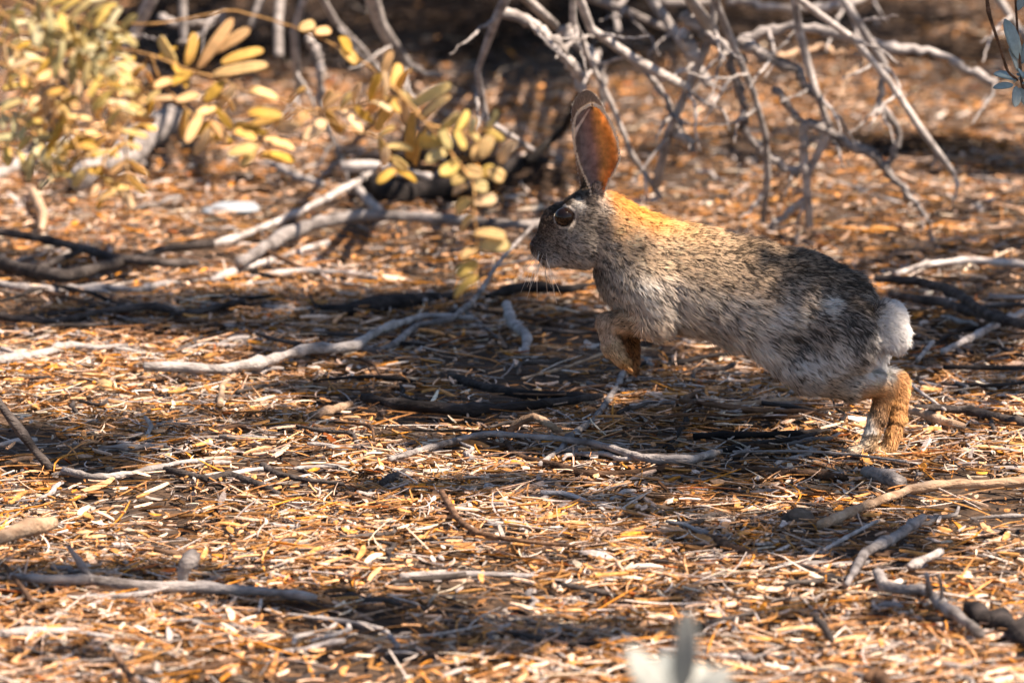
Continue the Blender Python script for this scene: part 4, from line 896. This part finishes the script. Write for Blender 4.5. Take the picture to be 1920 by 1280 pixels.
# ears: thin cupped sheets, part of the same body mesh
def ear(rows, w0, w1, side, cup, inner, outer, rim):
    """rows: (y, xl, xr) root -> tip"""
    global vo
    ys = np.array([r_[0] for r_ in rows]); xl = np.array([r_[1] for r_ in rows]); xr = np.array([r_[2] for r_ in rows])
    s0 = np.linspace(0, 1, len(rows)); S_ = np.linspace(0, 1, 44)
    yy = np.interp(S_, s0, ys); l_ = np.interp(S_, s0, xl); r_ = np.interp(S_, s0, xr)
    nt_ = 21; tt = np.linspace(-1, 1, nt_); front, back, cf, cbk = [], [], [], []
    for i in range(44):
        wc = w0 + (w1 - w0) * S_[i]; cu = cup * math.sin(math.pi * min(1, .30 + .62 * (1 - S_[i]) ** .8 + .08)) ** .8 * (1 if S_[i] < .9 else (1 - S_[i]) / .1 * .6 + .4)
        for t_ in tt:
            x = l_[i] + (r_[i] - l_[i]) * (.5 + .5 * math.sin(t_ * math.pi / 2 * .98))
            dep = cu * (1 - math.sqrt(max(0, 1 - .93 * t_ * t_))) / (1 - math.sqrt(.07))
            p = RP(x, yy[i], wc + side * dep)
            front.append(p); back.append(p - np.array([0, side * 1e-3 * (1.3 if abs(t_) < .97 else .5), 0]))
            e_ = max(abs(t_) ** 6, (S_[i] > .93) * .7)
            if side < 0:
                base_ = np.array([np.interp(t_, [-1, -.45, -.1, .2, .5, 1], v_) for v_ in ([.16, .32, .45, .95, .70, .18], [.14, .30, .33, .54, .30, .09], [.14, .34, .34, .20, .085, .045])])  # orange sun glow and lilac shade painted across the inner ear
                base_ = base_ * (1 - .75 * max(0, min(1, (S_[i] - .80) / .12)) * (t_ > -.2))
            else: base_ = np.array(inner)
            ci_ = base_ * (1 - e_) + np.array(rim) * e_
            cf.append(ci_); cbk.append(np.array(outer) * (1 - e_ * .6) + np.array(rim) * e_ * .6)
    n = len(front); V = np.vstack([front, back]); q = []
    for i in range(43):
        for j in range(nt_ - 1):
            a = i * nt_ + j; f1 = (a, a + 1, a + nt_ + 1, a + nt_); f2 = (n + a, n + a + nt_, n + a + nt_ + 1, n + a + 1)
            q += [f1, f2]
        a = i * nt_; q.append((a, a + nt_, n + a + nt_, n + a)); a += nt_ - 1; q.append((a + nt_, a, n + a, n + a + nt_))
    for j in range(nt_ - 1):
        a = 43 * nt_ + j; q.append((a, a + 1, n + a + 1, n + a))
    BV_all.append(V); BF_all.append(np.array(q) + vo); BC_all.append(np.vstack([cf, cbk])); vo += len(V)
    return V[:n], V[n:], nt_
near_rows = [(392, 1106, 1130), (372, 1108, 1130), (352, 1105, 1136), (335, 1097, 1144), (318, 1089, 1154), (300, 1083, 1161), (280, 1078, 1160), (262, 1075, 1156), (248, 1074, 1151), (234, 1075, 1145), (222, 1078, 1139), (212, 1084, 1132), (205, 1092, 1126), (200, 1101, 1118), (198, 1107, 1113)]
far_rows = [(378, 1098, 1120), (350, 1090, 1124), (320, 1084, 1134), (290, 1079, 1142), (260, 1075, 1143), (235, 1073, 1140), (215, 1072, 1134), (200, 1074, 1128), (189, 1079, 1121), (181, 1086, 1114), (177, 1093, 1107), (175, 1098, 1102)]
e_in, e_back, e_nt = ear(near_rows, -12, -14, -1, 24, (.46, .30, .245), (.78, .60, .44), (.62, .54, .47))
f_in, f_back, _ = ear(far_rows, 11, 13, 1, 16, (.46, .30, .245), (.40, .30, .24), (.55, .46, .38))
body_me = np_mesh('body', np.vstack(BV_all) - RB, BF_all, True, np.vstack(BC_all))
nb_faces = len(BQ)
m_ear = attr_mat('ear_skin', .6, transl=.70, noise=.30, nscale=140, spec=.2)
body_me.materials.append(M_SKIN); body_me.materials.append(m_ear)
mi = np.zeros(len(body_me.polygons), np.int32); mi[nb_faces:] = 1; body_me.polygons.foreach_set('material_index', mi)
rabbit = obj('rabbit', body_me, loc=RB)
tag(rabbit, 'brown grey cottontail rabbit with white tail leaping over the litter', 'rabbit')

# fur
NF = 190000
dens = np.ones(len(BV)); wgt = np.where(BV[:, 1] < Y0 + .02, 1.0, .55); wgt[Lb < 7] *= 1.7
for ec in (eyeC, eyeF): wgt[np.linalg.norm(BV - ec, axis=1) < .0102] = 0
pick = RNG.choice(len(BV), NF, p=wgt / wgt.sum())
NN = BN[pick]; jt = RNG.uniform(-.7, .7, (NF, 3)) * hG; jt -= NN * (jt * NN).sum(1, keepdims=True)
P0 = BV[pick] + jt
C, Dk, Ln, An, px, py = coat(P0)
flow = np.stack([An[:, 0], np.zeros(NF), -An[:, 1]], -1)
flow += RNG.normal(0, .06, (NF, 3))
flow -= NN * (flow * NN).sum(1, keepdims=True); flow /= np.linalg.norm(flow, axis=1)[:, None] + 1e-6
# small locks: hairs lean together
def hash01(i, j, k):
    h_ = (i * 73856093) ^ (j * 19349663) ^ (k * 83492791); h_ = (h_ ^ (h_ >> 13)) * 1274126177; return ((h_ ^ (h_ >> 16)) & 0xffffff) / float(0xffffff)
th_ = R(24); fa = px * math.cos(th_) + py * math.sin(th_); fb = -px * math.sin(th_) + py * math.cos(th_); fs = (NN[:, 1] > 0).astype(int)
ii_ = lambda v, n_s: np.floor(v + RNG.normal(0, n_s, NF)).astype(np.int64)
lock = hash01(ii_(fa / 5.2, .18), ii_(fb / 2.3, .12), fs); lock2 = hash01(ii_(fa / 13.0, .2), ii_(fb / 7.0, .12), fs + 3)
lock3 = np.zeros(NF)
for k_ in range(9):
    an = RNG.uniform(0, 6.28); wl = RNG.uniform(16, 46); lock3 += np.sin((px * math.cos(an) + py * math.sin(an)) / wl * 6.28 + RNG.uniform(0, 6.28))
lock3 = .5 + .5 * np.tanh(lock3 / 2.2)
sidev = np.cross(NN, flow); flow += sidev * ((lock2 - .5) * .55)[:, None] * np.where((((px - 1668) / 46) ** 2 + ((py - 618) / 66) ** 2 < 1), .25, 1)[:, None]
tail = ((px - 1668) / 40) ** 2 + ((py - 612) / 54) ** 2 < 1
lie = np.where(tail, .55, np.where(Ln < 7, .26, .30)) + RNG.normal(0, .05, NF)
lie = lie + (lock2 - .5) * .22; stray = RNG.random(NF) < .06; lie = lie + stray * .35
Lm = Ln * np.where(py < 560, .80, .95) * 1e-3 * (.78 + .36 * lock2 + RNG.normal(0, .035, NF)) * (1 + .25 * stray)
d1 = flow + NN * (lie + .22)[:, None]; d1 /= np.linalg.norm(d1, axis=1)[:, None]
d2 = flow + NN * (lie - .18)[:, None]; d2 /= np.linalg.norm(d2, axis=1)[:, None]
M1 = P0 + d1 * (Lm * .5)[:, None]; TP = M1 + d2 * (Lm * .5)[:, None]
P0b = P0 - NN * .0012
sd_ = np.cross(NN, flow); sd_ /= np.linalg.norm(sd_, axis=1)[:, None] + 1e-9
hw = np.where(Ln < 7, .00022, .00040) * RNG.uniform(.7, 1.3, NF); sd_ = sd_ * hw[:, None]
HV = np.stack([P0b - sd_, P0b + sd_, M1 - sd_, M1 + sd_, TP], 1)
dark = (.68 * lock + .14 * lock3 + .18 * RNG.random(NF)) < Dk * .92 + .03
bright = RNG.uniform(.75, 1.25, NF) * (.70 + .65 * lock2)
band = np.minimum(C * 1.34, .88) * bright[:, None]
cbase = band * .7
cmid = np.where(dark[:, None], band * .33 + .004, band)
ctip = np.where(dark[:, None], band * .08 + .005, band * 1.18)
for ec in (eyeC, eyeF):                                # pale ring round the eye, short hair
    de = np.linalg.norm(P0 - ec, axis=1); rg_ = (de < .0122)
    ringc = np.array([.56, .51, .46])
    for c_ in (cbase, cmid, ctip): c_[rg_] = ringc * RNG.uniform(.85, 1.1, (rg_.sum(), 1))
    sh = np.where(rg_, .28, 1.0)[:, None]; HV[:, 2:4] = (HV[:, 2:4] - HV[:, :2]) * sh[:, None] + HV[:, :2]; HV[:, 4] = (HV[:, 4] - P0b) * sh + P0b
HC = np.stack([cbase, cbase, cmid, cmid, ctip], 1).clip(0.003, .88).reshape(-1, 3)
o5 = np.arange(NF)[:, None] * 5
fur_me = np_mesh('fur', HV.reshape(-1, 3) - RB, [o5 + np.array([[0, 1, 3, 2]]), o5 + np.array([[2, 3, 4]])], True, HC)
fur = obj('fur', fur_me, M_FUR, rabbit); tag(fur, kind='stuff')
# short hair on the ear backs and pale fringe on the rims
EV, EC_ = [], []
for V_, side, col_, ne in ((e_back, 1, (.36, .27, .20), 900), (f_back, -1, (.42, .32, .25), 5200)):
    k_ = RNG.integers(0, len(V_) - e_nt - 1, ne); f_ = RNG.random((ne, 2))
    p = V_[k_] * (1 - f_[:, :1]) + V_[k_ + e_nt] * f_[:, :1]; p = p + (V_[np.minimum(k_ + 1, len(V_) - 1)] - V_[k_]) * (f_[:, 1:] * ((k_ % e_nt) < e_nt - 1)[:, None])
    up = np.stack([RNG.normal(0, .25, ne), np.full(ne, .28 * side), np.full(ne, .9)], -1); tp = p + up * .0035 * RNG.uniform(.7, 1.2, (ne, 1))
    sx = np.array([.00022, 0, 0]); EV.append(np.stack([p - sx, p + sx, (p + tp) / 2 - sx, (p + tp) / 2 + sx, tp], 1)); c_ = np.array(col_) * RNG.uniform(.55, 1.3, (ne, 1)); EC_.append(np.repeat(c_[:, None], 5, 1))
for V_, side, dens_ in ((e_in, -1, 1500), (f_in, 1, 900)):
    rows_ = RNG.integers(4, 43, dens_); left = RNG.random(dens_) < .55; k_ = rows_ * e_nt + np.where(left, 0, e_nt - 1); p = V_[k_] + RNG.normal(0, .0006, (dens_, 3))
    dirx = np.where(left, .35, .5); up = np.stack([dirx + RNG.normal(0, .2, dens_), np.full(dens_, side * .35), np.full(dens_, .85)], -1); tp = p + up * .0022 * RNG.uniform(.6, 1.2, (dens_, 1))
    sx = np.array([.0002, 0, 0]); EV.append(np.stack([p - sx, p + sx, (p + tp) / 2 - sx, (p + tp) / 2 + sx, tp], 1)); c_ = np.array((.66, .60, .54)) * RNG.uniform(.7, 1.15, (dens_, 1)); EC_.append(np.repeat(c_[:, None], 5, 1))
EV = np.concatenate(EV); o5 = np.arange(len(EV))[:, None] * 5
tag(obj('ear_fur', np_mesh('ear_fur', EV.reshape(-1, 3) - RB, [o5 + np.array([[0, 1, 3, 2]]), o5 + np.array([[2, 3, 4]])], True, np.concatenate(EC_).reshape(-1, 3).clip(0, .85)), M_FUR, rabbit), kind='stuff')
# eyes
me_, t_, b_ = newmat('eye'); b_.inputs['Base Color'].default_value = (.012, .006, .004, 1); b_.inputs['Roughness'].default_value = .05; b_.inputs['IOR'].default_value = 1.42
nu, nv = 28, 16
sph = np.array([(math.sin(math.pi * j / (nv - 1)) * math.cos(2 * math.pi * i / nu), math.cos(math.pi * j / (nv - 1)), math.sin(math.pi * j / (nv - 1)) * math.sin(2 * math.pi * i / nu)) for j in range(nv) for i in range(nu)])
sq_ = np.array([(j * nu + i, j * nu + (i + 1) % nu, (j + 1) * nu + (i + 1) % nu, (j + 1) * nu + i) for j in range(nv - 1) for i in range(nu)])
for ec in (eyeC, eyeF): obj('eye', np_mesh('eye', sph * np.array([.0092, .0088, .0092]), [sq_]), me_, rabbit, loc=ec - RB)
# nose pad and whiskers
mn, t_, b_ = newmat('nose_skin'); b_.inputs['Base Color'].default_value = (.045, .028, .024, 1); b_.inputs['Roughness'].default_value = .45
nose_o = obj('nose', np_mesh('nose', sph * np.array([.0042, .0062, .0038]), [sq_]), mn, rabbit, loc=RP(1001, 459) - RB)
for s_ in (-1, 1):
    P_ = [RP(1001, 466, 1.5 * s_), RP(1004, 474, 3.5 * s_), RP(1012, 483, 8.5 * s_), RP(1024, 487, 12 * s_)]
    V, F = tube(np.array(P_) - RB, [.0010, .0011, .0010, .0005], 6, n=10, rough=0); obj('mouth', np_mesh('mouth', V, F), mn, rabbit)
mwh, t_, b_ = newmat('whisker'); b_.inputs['Base Color'].default_value = (.62, .56, .50, 1); b_.inputs['Roughness'].default_value = .4
for sgn in (-1, 1):
    for k_ in range(9):
        a = RP(1014 + RNG.uniform(-4, 14), 476 + RNG.uniform(-6, 12), sgn * RNG.uniform(8, 12)); ln_ = RNG.uniform(.024, .046); an = R(RNG.uniform(60, 125))
        d = np.array([math.cos(an) * ln_, sgn * ln_ * .35, -math.sin(an) * ln_])
        V, F = tube(np.array([a, a + d * .5 + np.array([-.001, 0, .001]), a + d]) - RB, [.00020, .00017, .00010], 4, n=6, rough=0); obj('whisker', np_mesh('whisker', V, F), mwh, rabbit)
print('rabbit done', len(BV), len(BQ))
